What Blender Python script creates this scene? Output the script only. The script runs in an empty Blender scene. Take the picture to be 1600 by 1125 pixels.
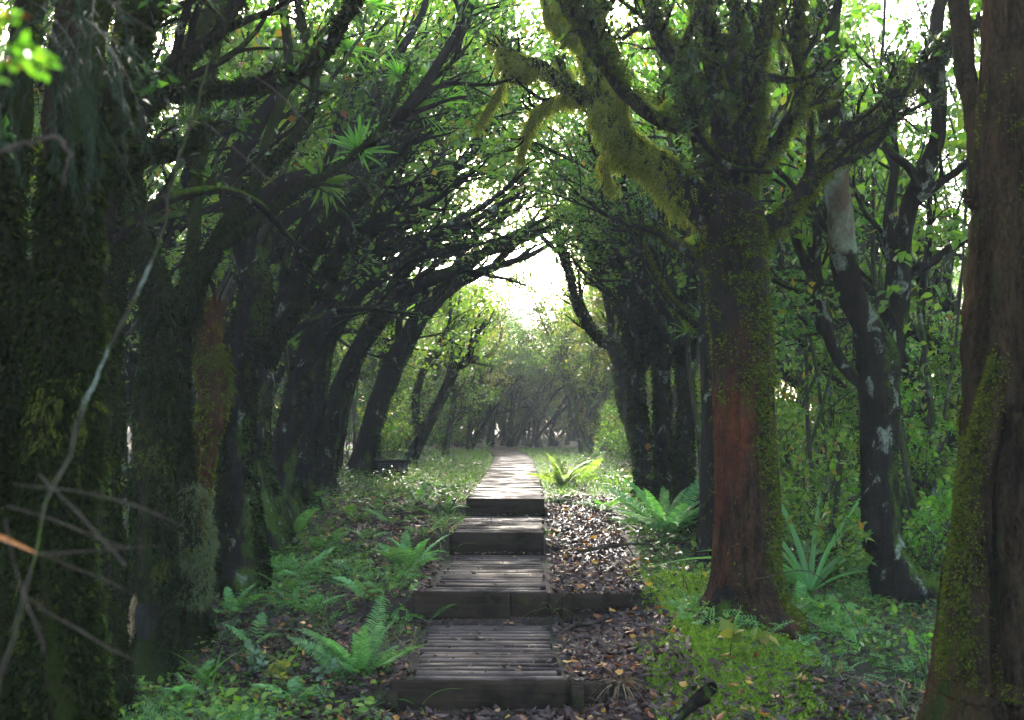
HAZE, SUN, SKY, SUN_EL, SUN_AZ, EXPO, HAZE_G, SUN_SIZE = 0.0016, 2.2, 0.15, 28, -6, 3.5, 0.1, 10
import bpy, math
import numpy as np
rng = np.random.default_rng(11)
SC = bpy.context.scene
COL = SC.collection
PI = math.pi
F = 1555.0
CAMZ = 1.75
PITCH = math.atan(90.5 / F)
cp, sp_ = math.cos(PITCH), math.sin(PITCH)


def P(px, py, d):
    """point at ground distance d seen at photo pixel px, py"""
    rx = (px - 800) / F
    uy = (562.5 - py) / F
    dy = cp - uy * sp_
    dz = sp_ + uy * cp
    s = d / dy
    return np.array([rx * s, d, CAMZ + dz * s])


def nrm(a):
    return a / np.maximum(np.linalg.norm(a, axis=-1, keepdims=True), 1e-9)


# ------------------------------------------------------------------ geometry collector
class Geo:
    def __init__(self):
        self.v, self.f, self.n = [], [], 0

    def add(self, v, f):
        v = np.asarray(v, float).reshape(-1, 3)
        if len(v) == 0:
            return self
        self.v.append(v)
        self.f.append(np.asarray(f, int).reshape(-1, 4) + self.n)
        self.n += len(v)
        return self

    def merge(self, g):
        for v, f in zip(g.v, g.f):
            pass
        if g.n:
            self.v.append(np.concatenate(g.v))
            self.f.append(np.concatenate(g.f) + self.n)
            self.n += g.n
        return self

    def mesh(self, name, mat, smooth=True):
        me = bpy.data.meshes.new(name)
        if self.n == 0:
            return me
        v = np.concatenate(self.v)
        f = np.concatenate(self.f)
        me.vertices.add(len(v))
        me.vertices.foreach_set('co', v.astype(np.float32).ravel())
        me.loops.add(f.size)
        me.loops.foreach_set('vertex_index', f.astype(np.int32).ravel())
        me.polygons.add(len(f))
        me.polygons.foreach_set('loop_start', (np.arange(len(f)) * 4).astype(np.int32))
        if smooth:
            me.polygons.foreach_set('use_smooth', np.ones(len(f), bool))
        me.update(calc_edges=True)
        me.validate()
        me.materials.append(mat)
        return me


def obj(name, me, parent=None, loc=None):
    o = bpy.data.objects.new(name, me)
    COL.objects.link(o)
    if parent is not None:
        o.parent = parent
    if loc is not None:
        o.location = loc
    return o


def thing(name, label, cat, loc=(0, 0, 0), rz=0, group=None, scale=1.0):
    o = bpy.data.objects.new(name, None)
    COL.objects.link(o)
    o.empty_display_size = 0.2
    o.location = [float(c) for c in loc]
    o.rotation_euler = (0, 0, rz)
    o.scale = (scale,) * 3
    o['label'] = label
    o['category'] = cat
    if group:
        o['group'] = group
    return o


def tag(o, label=None, cat=None, group=None, kind=None):
    if label: o['label'] = label
    if cat: o['category'] = cat
    if group: o['group'] = group
    if kind: o['kind'] = kind
    return o


def copy_tree(o, parent=None):
    c = o.copy()
    COL.objects.link(c)
    if parent is not None:
        c.parent = parent
    for ch in list(o.children):
        copy_tree(ch, c)
    return c


# ------------------------------------------------------------------ materials
def NT(name):
    m = bpy.data.materials.new(name)
    m.use_nodes = True
    nt = m.node_tree
    for n in list(nt.nodes):
        nt.nodes.remove(n)
    out = nt.nodes.new('ShaderNodeOutputMaterial')
    b = nt.nodes.new('ShaderNodeBsdfPrincipled')
    nt.links.new(b.outputs[0], out.inputs[0])
    return m, nt, b, out


def ramp(nt, fac, stops, interp='LINEAR'):
    r = nt.nodes.new('ShaderNodeValToRGB')
    r.color_ramp.interpolation = interp
    e = r.color_ramp.elements
    while len(e) < len(stops):
        e.new(0.5)
    for el, (p, c) in zip(e, stops):
        el.position = p
        if not hasattr(c, '__len__'):
            c = (c, c, c)
        el.color = (*c[:3], 1)
    nt.links.new(fac, r.inputs[0])
    return r.outputs[0]


def noise(nt, scale, detail=4, rough=0.6, vec=None, dist=0.0):
    n = nt.nodes.new('ShaderNodeTexNoise')
    n.inputs['Scale'].default_value = scale
    n.inputs['Detail'].default_value = detail
    n.inputs['Roughness'].default_value = rough
    n.inputs['Distortion'].default_value = dist
    if vec is not None:
        nt.links.new(vec, n.inputs['Vector'])
    return n.outputs[0]


def coords(nt, scale=(1, 1, 1)):
    g = nt.nodes.new('ShaderNodeNewGeometry')
    mp = nt.nodes.new('ShaderNodeMapping')
    mp.inputs['Scale'].default_value = scale
    nt.links.new(g.outputs['Position'], mp.inputs[0])
    return mp.outputs[0]


def mix(nt, fac, a, b, mode='MIX'):
    n = nt.nodes.new('ShaderNodeMix')
    n.data_type = 'RGBA'
    n.blend_type = mode
    for s, v in ((n.inputs[0], fac), (n.inputs[6], a), (n.inputs[7], b)):
        if hasattr(v, 'is_output') or isinstance(v, bpy.types.NodeSocket):
            nt.links.new(v, s)
        elif hasattr(v, '__len__'):
            s.default_value = (*v[:3], 1)
        else:
            s.default_value = v
    return n.outputs[2]


def mth(nt, op, a, b=0.0):
    n = nt.nodes.new('ShaderNodeMath')
    n.operation = op
    for s, v in ((n.inputs[0], a), (n.inputs[1], b)):
        if isinstance(v, bpy.types.NodeSocket):
            nt.links.new(v, s)
        else:
            s.default_value = v
    return n.outputs[0]


def bump(nt, b, h, strength=0.5, dist=0.02):
    n = nt.nodes.new('ShaderNodeBump')
    n.inputs['Strength'].default_value = strength
    n.inputs['Distance'].default_value = dist
    nt.links.new(h, n.inputs['Height'])
    nt.links.new(n.outputs[0], b.inputs['Normal'])


def leaf_mat(name, stops, rough=0.45, trans=0.4, tboost=(1.5, 1.9, 0.6), spec=0.35):
    m, nt, b, out = NT(name)
    g = nt.nodes.new('ShaderNodeNewGeometry')
    col = ramp(nt, g.outputs['Random Per Island'], stops)
    oi = nt.nodes.new('ShaderNodeObjectInfo')
    hs = nt.nodes.new('ShaderNodeHueSaturation')
    nt.links.new(mth(nt, 'ADD', mth(nt, 'MULTIPLY', oi.outputs['Random'], 0.035), 0.4825), hs.inputs['Hue'])
    nt.links.new(mth(nt, 'ADD', mth(nt, 'MULTIPLY', oi.outputs['Random'], 0.5), 0.75), hs.inputs['Value'])
    nt.links.new(col, hs.inputs['Color'])
    col = hs.outputs[0]
    nt.links.new(col, b.inputs['Base Color'])
    b.inputs['Roughness'].default_value = rough
    b.inputs['Specular IOR Level'].default_value = spec
    t = nt.nodes.new('ShaderNodeBsdfTranslucent')
    tc = mix(nt, 1.0, col, tboost, 'MULTIPLY')
    nt.links.new(tc, t.inputs[0])
    ms = nt.nodes.new('ShaderNodeMixShader')
    ms.inputs[0].default_value = trans
    nt.links.new(b.outputs[0], ms.inputs[1])
    nt.links.new(t.outputs[0], ms.inputs[2])
    nt.links.new(ms.outputs[0], out.inputs[0])
    return m


def bark_mat(name, dark, light, moss=0.4, lichen=0.0, moss_col=(0.05, 0.085, 0.012), vscale=10, patch=None, mdir=(0.5, -0.2, 0.5), rough=0.75, patchsize=2.2, mossw=0.45, zs=0.16, band=None, bstr=0.9, top=None):
    m, nt, b, out = NT(name)
    c = coords(nt, (1, 1, zs))
    n1 = noise(nt, vscale * 2.2, 6, 0.65, c, 0.4)
    n2 = noise(nt, 3.0, 4, 0.6, coords(nt))
    n3 = noise(nt, 70, 5, 0.7, coords(nt, (1, 1, 0.35)))
    col = mix(nt, ramp(nt, mth(nt, 'ADD', mth(nt, 'MULTIPLY', n1, .6), mth(nt, 'MULTIPLY', n3, .4)), [(0.36, 0), (0.64, 1)]), dark, light)
    if patch:
        col = mix(nt, ramp(nt, noise(nt, patchsize, 3, 0.55, coords(nt, (1, 1, 0.45))), [(0.45, 0), (0.62, .8)]), col, patch)
        col = mix(nt, ramp(nt, mth(nt, 'ADD', mth(nt, 'MULTIPLY', n1, .5), mth(nt, 'MULTIPLY', n3, .5)), [(0.40, 0), (0.56, 1)]), mix(nt, 1.0, col, (0.35, 0.3, 0.3), 'MULTIPLY'), col)
    if moss > 0:
        g = nt.nodes.new('ShaderNodeNewGeometry')
        d = nt.nodes.new('ShaderNodeVectorMath')
        d.operation = 'DOT_PRODUCT'
        nt.links.new(g.outputs['Normal'], d.inputs[0])
        d.inputs[1].default_value = mdir
        mm = mth(nt, 'ADD', mth(nt, 'MULTIPLY', d.outputs['Value'], mossw), noise(nt, 5.5, 8, 0.75, coords(nt, (1, 1, 0.5))))
        mf = ramp(nt, mm, [(0.80 - moss * 0.5, 0), (0.92 - moss * 0.5, 1)])
        mcol = mix(nt, noise(nt, 60, 3, 0.7, coords(nt)), [x * 0.5 for x in moss_col], [x * 1.6 for x in moss_col])
        col = mix(nt, mf, col, mcol)
    if lichen > 0:
        lf = ramp(nt, noise(nt, 6.5, 5, 0.55, coords(nt, (1, 1, 0.7)), 0.6), [(0.655 - lichen * 0.2, 0), (0.70 - lichen * 0.2, 1)])
        lf = mth(nt, 'MULTIPLY', lf, ramp(nt, noise(nt, 38, 4, 0.7, coords(nt)), [(0.36, .15), (0.56, 1)]))
        col = mix(nt, lf, col, mix(nt, noise(nt, 40, 3, 0.6, coords(nt)), (0.10, 0.13, 0.10), (0.30, 0.33, 0.27)))
    if top:                        # the bark turns black-brown towards the fork
        sx = nt.nodes.new('ShaderNodeSeparateXYZ'); nt.links.new(coords(nt), sx.inputs[0])
        zz = mth(nt, 'ADD', sx.outputs[2], mth(nt, 'MULTIPLY', noise(nt, 4, 6, 0.65, coords(nt, (1, 1, .5))), 1.1))
        col = mix(nt, ramp(nt, mth(nt, 'SUBTRACT', zz, top), [(0, 0), (.45, 1)]), col, mix(nt, n3, (.006, .005, .004), (.032, .024, .018)))
    if band:                       # a stretch of bare pale bark between two heights
        sx = nt.nodes.new('ShaderNodeSeparateXYZ'); nt.links.new(coords(nt), sx.inputs[0])
        zz = mth(nt, 'ADD', sx.outputs[2], mth(nt, 'MULTIPLY', noise(nt, 9, 4, 0.6, coords(nt)), .22))
        bf = mth(nt, 'MULTIPLY', ramp(nt, mth(nt, 'SUBTRACT', zz, band[0]), [(0, 0), (.05, 1)]), ramp(nt, mth(nt, 'SUBTRACT', band[1], zz), [(0, 0), (.012, 1)]))
        pale = mix(nt, ramp(nt, noise(nt, 5, 5, .6, coords(nt, (1, 1, .6))), [(.42, 0), (.58, 1)]), (.17, .13, .09), (.30, .36, .27))
        col = mix(nt, bf, col, mix(nt, 1.0, pale, ramp(nt, n3, [(.3, .55), (.6, 1)]), 'MULTIPLY'))
    nt.links.new(col, b.inputs['Base Color'])
    b.inputs['Roughness'].default_value = rough
    b.inputs['Specular IOR Level'].default_value = 0.0 if rough >= .7 else .04
    h = mth(nt, 'ADD', n1, mth(nt, 'MULTIPLY', n3, 0.6))
    bump(nt, b, h, bstr, 0.03)
    return m


M = {}
M['bark_dark'] = bark_mat('dark_wet_bark', (0.006, 0.005, 0.005), (0.024, 0.019, 0.017), 0.2, 0.15)
M['bark_lichen'] = bark_mat('lichen_bark', (0.007, 0.006, 0.005), (0.030, 0.024, 0.020), 0.22, 0.32)
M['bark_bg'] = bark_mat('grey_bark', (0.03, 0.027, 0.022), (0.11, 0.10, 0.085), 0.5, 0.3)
M['bark_red'] = bark_mat('red_brown_bark', (0.010, 0.006, 0.005), (0.075, 0.040, 0.020), 0.20, 0.0, (0.055, 0.080, 0.012), 9,
                         patch=(0.135, 0.038, 0.014), mdir=(0.9, 0.0, 0.1), rough=.6, mossw=.22, zs=.3, bstr=1.0, top=2.55)
_z = [float(P(1310, yy, 7.85)[2]) for yy in (395, 243)]
M['bark_forked'] = bark_mat('forked_bark', (0.007, 0.006, 0.005), (0.030, 0.024, 0.020), 0.22, 0.32, band=(_z[0] + .11, _z[1] + .11))
M['bark_moss'] = bark_mat('mossy_bark', (0.008, 0.006, 0.005), (0.036, 0.027, 0.018), 0.6, 0.0, (0.018, 0.027, 0.005))
M['bark_old'] = bark_mat('old_gnarled_bark', (0.009, 0.006, 0.004), (0.055, 0.037, 0.021), 0.06, 0.0, (0.02, 0.032, 0.008), 6,
                         patch=(0.085, 0.05, 0.024), mdir=(-0.9, 0.0, 0.1), patchsize=1.6, mossw=.3, bstr=1.0)
M['bark_pale'] = bark_mat('pale_lichen_bark', (0.02, 0.018, 0.014), (0.09, 0.08, 0.06), 0.2, 0.5, rough=.95)
M['stalk'] = bark_mat('dry_stalk', (0.05, 0.04, 0.035), (0.15, 0.12, 0.10), 0.0, 0.0)
M['bark_whorl'] = bark_mat('pale_green_bark', (0.20, 0.23, 0.16), (0.42, 0.45, 0.35), 0.0, 0.5)
M['wood_rot'] = bark_mat('rotten_wood', (0.022, 0.010, 0.005), (0.11, 0.052, 0.024), 0.15, 0.0, (0.12, 0.13, 0.02), 10)
M['wood_pale'] = bark_mat('pale_torn_wood', (0.12, 0.07, 0.035), (0.42, 0.29, 0.17), 0.0, 0.0)
M['twig'] = bark_mat('twig', (0.03, 0.022, 0.018), (0.10, 0.08, 0.06), 0.1, 0.2)

G = lambda *a: a
M['leaf_mid'] = leaf_mat('leaf_mid', [(0, (0.022, 0.050, 0.012)), (0.5, (0.05, 0.105, 0.02)), (0.93, (0.10, 0.17, 0.035)), (0.97, (0.22, 0.15, 0.02)), (1, (0.25, 0.09, 0.02))])
M['leaf_light'] = leaf_mat('leaf_light', [(0, (0.06, 0.12, 0.018)), (0.5, (0.12, 0.20, 0.03)), (0.95, (0.22, 0.29, 0.05)), (0.98, (0.28, 0.19, 0.03)), (1, (0.32, 0.12, 0.02))])
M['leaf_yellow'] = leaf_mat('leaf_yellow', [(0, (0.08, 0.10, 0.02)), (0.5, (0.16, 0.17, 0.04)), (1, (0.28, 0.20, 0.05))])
M['leaf_dark'] = leaf_mat('leaf_dark', [(0, (0.010, 0.026, 0.007)), (0.7, (0.024, 0.055, 0.012)), (1, (0.07, 0.13, 0.02))], 0.4)
M['leaf_bright'] = leaf_mat('leaf_bright', [(0, (0.07, 0.16, 0.018)), (0.5, (0.12, 0.25, 0.026)), (0.96, (0.21, 0.34, 0.045)), (1, (0.35, 0.28, 0.04))], 0.35)
M['leaf_lichen'] = leaf_mat('leaf_lichen', [(0, (0.04, 0.065, 0.018)), (.6, (0.09, 0.13, 0.04)), (1, (0.22, 0.28, 0.11))], 0.7, 0.2)
M['needle'] = leaf_mat('needle_dark', [(0, (0.006, 0.016, 0.010)), (1, (0.022, 0.048, 0.028))], 0.7, 0.12, spec=.1)
M['leaf_grey'] = leaf_mat('leaf_grey', [(0, (0.08, 0.13, 0.07)), (1, (0.20, 0.27, 0.16))], 0.6, 0.2)
M['fern'] = leaf_mat('fern_green', [(0, (0.08, 0.19, 0.055)), (0.6, (0.13, 0.28, 0.085)), (1, (0.20, 0.36, 0.11))], 0.5, 0.35)
M['fern_fresh'] = leaf_mat('fern_fresh', [(0, (0.11, 0.25, 0.09)), (0.6, (0.18, 0.37, 0.14)), (1, (0.27, 0.44, 0.18))], 0.5, 0.35)
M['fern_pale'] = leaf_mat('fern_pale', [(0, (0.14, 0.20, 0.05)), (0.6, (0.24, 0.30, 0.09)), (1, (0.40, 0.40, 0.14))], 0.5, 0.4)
M['fern_dead'] = leaf_mat('fern_dead', [(0, (0.10, 0.035, 0.012)), (1, (0.26, 0.10, 0.035))], 0.7, 0.2, (1.5, 1.2, 0.6))
M['grass'] = leaf_mat('grass_green', [(0, (0.05, 0.10, 0.018)), (0.6, (0.10, 0.19, 0.03)), (0.93, (0.18, 0.26, 0.05)), (1, (0.34, 0.28, 0.12))], 0.5, 0.4)
M['straw'] = leaf_mat('dry_straw', [(0, (0.16, 0.11, 0.05)), (1, (0.45, 0.33, 0.17))], 0.7, 0.3, (1.3, 1.2, 0.8))
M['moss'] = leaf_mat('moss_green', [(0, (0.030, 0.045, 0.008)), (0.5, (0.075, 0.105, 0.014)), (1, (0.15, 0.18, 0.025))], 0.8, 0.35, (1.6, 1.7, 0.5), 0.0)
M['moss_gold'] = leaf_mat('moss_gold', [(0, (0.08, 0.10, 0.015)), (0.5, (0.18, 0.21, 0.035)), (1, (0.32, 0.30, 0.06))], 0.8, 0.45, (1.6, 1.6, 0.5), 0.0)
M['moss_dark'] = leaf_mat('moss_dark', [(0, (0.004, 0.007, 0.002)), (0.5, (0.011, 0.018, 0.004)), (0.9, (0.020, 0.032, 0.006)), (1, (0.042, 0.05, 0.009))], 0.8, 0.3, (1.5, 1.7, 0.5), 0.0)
M['moss_ground'] = leaf_mat('moss_ground', [(0, (0.09, 0.15, 0.018)), (0.5, (0.17, 0.25, 0.028)), (1, (0.28, 0.34, 0.055))], 0.8, 0.3, (1.4, 1.6, 0.5), 0.0)
M['litter'] = leaf_mat('litter_brown', [(0, (0.020, 0.011, 0.010)), (0.35, (0.042, 0.022, 0.020)), (0.7, (0.08, 0.043, 0.037)), (0.93, (0.12, 0.07, 0.055)), (0.96, (0.33, 0.11, 0.03)), (1, (0.45, 0.30, 0.12))],
                       0.5, 0.08, (1.4, 1.0, 0.5), 0.3)
M['litter_orange'] = leaf_mat('litter_orange', [(0, (0.22, 0.05, 0.015)), (0.6, (0.40, 0.13, 0.03)), (1, (0.55, 0.34, 0.06))], 0.4, 0.15, (1.4, 1.0, 0.5), 0.5)


def wood_plank_mat(name, a, b2, rough=0.3, green=0.0, spec=0.6):
    m, nt, b, out = NT(name)
    n1 = noise(nt, 30, 6, 0.7, coords(nt, (0.06, 1, 1)), 0.3)
    n2 = noise(nt, 2.6, 5, 0.6, coords(nt))
    g = nt.nodes.new('ShaderNodeNewGeometry')
    col = mix(nt, ramp(nt, n1, [(0.3, 0), (0.7, 1)]), a, b2)
    col = mix(nt, 1.0, col, ramp(nt, g.outputs['Random Per Island'], [(0, 0.6), (1, 1.25)]), 'MULTIPLY')
    col = mix(nt, ramp(nt, n2, [(0.52, 0), (0.62, 1)]), col, mix(nt, 1.0, col, (0.42, 0.40, 0.42), 'MULTIPLY'))
    if green:
        col = mix(nt, ramp(nt, noise(nt, 7, 5, 0.7, coords(nt)), [(0.55, 0), (0.7, green)]), col, (0.05, 0.065, 0.02))
    nt.links.new(col, b.inputs['Base Color'])
    nt.links.new(ramp(nt, n2, [(0.35, rough * 0.65), (0.65, min(1, rough * 1.8))]), b.inputs['Roughness'])
    b.inputs['Specular IOR Level'].default_value = spec
    bump(nt, b, mth(nt, 'ADD', n1, mth(nt, 'MULTIPLY', n2, 0.6)), 0.7, 0.008)
    return m


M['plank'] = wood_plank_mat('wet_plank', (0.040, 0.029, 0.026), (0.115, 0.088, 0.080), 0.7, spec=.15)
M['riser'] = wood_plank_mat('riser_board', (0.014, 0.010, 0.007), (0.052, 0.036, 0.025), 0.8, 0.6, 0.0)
M['boxwood'] = wood_plank_mat('trap_box_wood', (0.012, 0.015, 0.012), (0.03, 0.036, 0.03), 0.9, 0.5, 0.0)
m, nt, b, out = NT('wire')
b.inputs['Base Color'].default_value = (0.10, 0.12, 0.10, 1); b.inputs['Metallic'].default_value = 0.8; b.inputs['Roughness'].default_value = 0.5
M['wire'] = m
m, nt, b, out = NT('painted_shade_black')
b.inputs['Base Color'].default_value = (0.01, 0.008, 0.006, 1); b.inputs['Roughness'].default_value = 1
M['hollow'] = m  # near-black colour stands in for shade inside the hollow and box end

m, nt, b, out = NT('forest_soil')
n1 = noise(nt, 14, 8, 0.7, coords(nt)); n2 = noise(nt, 1.1, 5, 0.6, coords(nt))
c_ = mix(nt, n1, (0.014, 0.009, 0.007), (0.085, 0.05, 0.036))
c_ = mix(nt, ramp(nt, n2, [(0.5, 0), (0.62, 0.8)]), c_, mix(nt, n1, (0.012, 0.022, 0.006), (0.06, 0.085, 0.018)))
nt.links.new(c_, b.inputs['Base Color']); b.inputs['Roughness'].default_value = 0.85
bump(nt, b, n1, 1.0, 0.05)
M['soil'] = m


# ------------------------------------------------------------------ terrain
ph = rng.uniform(0, 2 * PI, (10, 2)); fr = rng.normal(0, 1, (10, 2))


def wob(x, y):
    s = 0
    for i in range(10):
        k = 0.5 + i * 0.55
        s = s + np.sin(fr[i, 0] * k * x + fr[i, 1] * k * y + ph[i, 0]) / (1 + i * 0.7)
    return s


def xc(y):
    y = np.asarray(y, float)
    return np.interp(y, [0, 5.95, 7.7, 9.9, 11.7, 16, 24, 28, 34, 40], [-0.15, -0.15, -0.18, -0.13, -0.075, 0.0, 0.02, -0.15, -0.9, -2.2])


def gz(x, y):
    x = np.asarray(x, float); y = np.asarray(y, float)
    st = np.interp(y, [-20, 4, 5.93, 6.02, 7.68, 7.76, 9.9, 9.98, 11.72, 11.8, 24, 60], [0, 0, 0.01, 0.14, 0.17, 0.37, 0.40, 0.56, 0.60, 0.73, 0.75, 0.9])
    rp = np.interp(y, [-20, 4, 5.9, 7.7, 9.9, 11.7, 13, 24, 60], [-0.05, -0.02, 0.06, 0.24, 0.42, 0.60, 0.70, 0.75, 0.9])
    dx = np.abs(x - xc(y))
    w = np.clip((dx - 0.7) / 0.6, 0, 1)
    w = np.where((x > xc(y)) & (y > 7.7) & (y < 12.5), np.clip((dx - 0.42) / 0.2, 0, 1), w)
    rp = np.where((x > xc(y)) & (y > 7.7) & (y < 9.9) & (dx < 1.3), np.interp(y, [7.7, 7.76, 9.9], [0.24, 0.36, 0.42]), rp)
    z = st * (1 - w) + rp * w
    amp = np.clip((dx - 0.6) / 1.5, 0, 1)
    z = z + amp * 0.05 * wob(x, y) + np.clip(dx - 0.5, 0, 1) * 0.012 * wob(x * 5, y * 5)
    z = z + 0.20 * np.exp(-(((x - 1.35) / 0.6) ** 2 + ((y - 6.3) / 0.9) ** 2))
    z = z + 0.10 * np.exp(-(((x - 1.9) / 0.7) ** 2 + ((y - 7.3) / 0.8) ** 2))
    z = z + 0.02 * np.clip(np.abs(x) - 2.5, 0, 30) * np.clip((y - 6) / 10, 0, 1)
    return z


def G3(x, y, dz=0.0):
    return (float(x), float(y), float(gz(x, y)) + dz)


xs = np.concatenate([np.linspace(-90, -12, 14), np.linspace(-11, -4, 30), np.arange(-3.8, 4.6, 0.07), np.linspace(4.8, 12, 30), np.linspace(14, 90, 14)])
ys = np.concatenate([np.linspace(-50, 2, 14), np.arange(2.3, 5.6, 0.15), np.arange(5.7, 13, 0.06), np.linspace(13.2, 40, 80), np.linspace(42, 160, 20)])
X, Y = np.meshgrid(xs, ys)
Z = gz(X, Y)
nx, ny = len(xs), len(ys)
idx = np.arange(nx * ny).reshape(ny, nx)
f = np.stack([idx[:-1, :-1], idx[:-1, 1:], idx[1:, 1:], idx[1:, :-1]], -1).reshape(-1, 4)
g = Geo(); g.add(np.stack([X, Y, Z], -1).reshape(-1, 3), f)
tag(obj('ground', g.mesh('ground', M['soil'])), kind='structure')


# ------------------------------------------------------------------ tubes, branches, leaves
def resample(pts, rad, n):
    """Catmull-Rom through control points"""
    p = np.asarray(pts, float); r = np.asarray(rad, float)
    pp = np.vstack([2 * p[0] - p[1], p, 2 * p[-1] - p[-2]])
    m_ = len(p) - 1
    t = np.linspace(0, m_ - 1e-6, n)
    i = t.astype(int); u = (t - i)[:, None]
    a, b_, c, d = pp[i], pp[i + 1], pp[i + 2], pp[i + 3]
    q = 0.5 * ((2 * b_) + (-a + c) * u + (2 * a - 5 * b_ + 4 * c - d) * u ** 2 + (-a + 3 * b_ - 3 * c + d) * u ** 3)
    return q, np.interp(t, np.arange(len(r)), r)


def tubes(geo, Pa, Ra, ns, flute=0.0, seed=0, ridge=0.0):
    """Pa B,K,3  Ra B,K"""
    B, K, _ = Pa.shape
    if B == 0: return
    T = nrm(np.gradient(Pa, axis=1))
    t0 = T[:, K // 2]
    ref = np.where(np.abs(t0[:, 2:3]) > 0.8, np.array([[1., 0, 0]]), np.array([[0, 0, 1.]]))
    u0 = nrm(np.cross(t0, ref))
    U = nrm(u0[:, None] - T * np.sum(T * u0[:, None], -1, keepdims=True))
    V = np.cross(T, U)
    a = np.linspace(0, 2 * PI, ns, endpoint=False)
    R = np.repeat(Ra[:, :, None], ns, 2)
    if flute > 0:
        r2 = np.random.default_rng(seed)
        kk = np.arange(K)[None, :, None] / K
        for q in range(7):
            k = r2.integers(1, 7); ph1 = r2.uniform(0, 2 * PI); fz = r2.uniform(2, 14)
            R = R * (1 + flute / (1 + 0.3 * k) * np.sin(k * a[None, None] + ph1 + fz * kk + 0.8 * np.sin(5 * kk + ph1)))
        if ridge > 0:
            zl = np.concatenate([[0], np.cumsum(np.linalg.norm(np.diff(Pa[0], axis=0), axis=1))])[None, :, None]
            for k in (9, 13, 17, 22, 29, 37):
                ph1, ph2, f1, f2 = r2.uniform(0, 6.3), r2.uniform(0, 6.3), r2.uniform(.8, 2.4), r2.uniform(3, 7)
                R = R * (1 + ridge / (k / 9) ** .6 * np.sin(k * a[None, None] + ph1 + 1.3 * np.sin(f1 * zl + ph2) + .7 * np.sin(f2 * zl)) * (.6 + .4 * np.sin(f2 * .7 * zl + ph1)))
            R = R * (1 + ridge * .35 * r2.normal(0, 1, R.shape))
        else:
            R = R * (1 + flute * 0.25 * r2.normal(0, 1, R.shape))
    V3 = Pa[:, :, None] + R[..., None] * (np.cos(a)[None, None, :, None] * U[:, :, None] + np.sin(a)[None, None, :, None] * V[:, :, None])
    base = np.arange(B)[:, None, None] * K * ns
    k = np.arange(K - 1)[None, :, None] * ns
    s = np.arange(ns)[None, None]
    s2 = (s + 1) % ns
    F4 = np.stack([base + k + s, base + k + s2, base + k + ns + s2, base + k + ns + s], -1).reshape(-1, 4)
    geo.add(V3.reshape(-1, 3), F4)


def walk(pos, d, L, r0, r1, K, wig, trop, tw):
    B = len(pos)
    out = np.empty((B, K, 3)); out[:, 0] = pos
    d = nrm(d); w = rng.normal(0, wig, (B, 3))
    trop = np.asarray(trop, float)
    st = (L / (K - 1))[:, None]
    for k in range(1, K):
        w = 0.65 * w + rng.normal(0, wig, (B, 3)) * 0.75
        d = nrm(d + w + trop * tw / K)
        out[:, k] = out[:, k - 1] + d * st
    t = np.linspace(0, 1, K)[None]
    R = r0[:, None] * (1 - t) ** 0.8 + r1[:, None] * t if np.ndim(r1) else r0[:, None] * (1 - t) + r1 * t
    return out, R


def spawn(Pa, Ra, n, tmin, ratio, ang, K, wig, trop, tw, rr=0.6, rend=0.25, tmax=1.0, rmin=0.003):
    B, Kp, _ = Pa.shape
    if B == 0: return np.empty((0, K, 3)), np.empty((0, K))
    T = nrm(np.gradient(Pa, axis=1))
    plen = np.linalg.norm(np.diff(Pa, axis=1), axis=2).sum(1)
    b_ = np.repeat(np.arange(B), n)
    t = (np.tile(np.arange(n), B) + rng.uniform(0, 1, B * n)) / n * (tmax - tmin) + tmin
    k = np.clip(t * (Kp - 1), 0, Kp - 1.001); i = k.astype(int); u = (k - i)[:, None]
    pos = Pa[b_, i] * (1 - u) + Pa[b_, i + 1] * u
    tan = T[b_, i]
    r = (Ra[b_, i] * (1 - u[:, 0]) + Ra[b_, i + 1] * u[:, 0])
    perp = nrm(np.cross(tan, rng.normal(0, 1, (B * n, 3))))
    a = np.radians(rng.uniform(ang[0], ang[1], B * n))[:, None]
    d = tan * np.cos(a) + perp * np.sin(a)
    L = plen[b_] * ratio * rng.uniform(0.6, 1.3, B * n) * (1.15 - 0.6 * t)
    r0 = np.maximum(r * rr, rmin)
    return walk(pos, d, L, r0, r0 * rend, K, wig, trop, tw)


KITE = (np.array([[0, 0, 0], [0.5, 0.45, 0.10], [0, 1, -0.05], [-0.5, 0.45, 0.10]]), np.array([[0, 1, 2, 3]]))
OVAL = (np.array([[0, 0, 0], [0.42, 0.28, 0.10], [0.40, 0.66, 0.07], [0, 1, -0.12], [-0.40, 0.66, 0.07], [-0.42, 0.28, 0.10]]),
        np.array([[0, 1, 2, 3], [0, 3, 4, 5]]))
CURL = (np.array([[0, 0, 0.1], [0.35, 0.3, 0.22], [0.30, 0.7, 0.18], [0, 1, 0.30], [-0.32, 0.7, -0.02], [-0.36, 0.3, 0.02]]),
        np.array([[0, 1, 2, 3], [0, 3, 4, 5]]))


def feather(n=6, w=0.32):
    v, f_ = [], []
    for i in range(n):
        t = (i + 0.5) / n
        ln = w * (1 - t) ** 0.6 + 0.05
        for s in (-1, 1):
            b0 = len(v)
            y = t; z = -0.25 * t * t
            v += [[0, y - 0.05, z], [s * ln * 0.5, y + 0.0, z + .03], [s * ln, y + 0.16, z - 0.03], [s * ln * 0.45, y + 0.12, z + .03]]
            f_.append([b0, b0 + 1, b0 + 2, b0 + 3])
    return np.array(v, float), np.array(f_)


FEATH = feather()


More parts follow.
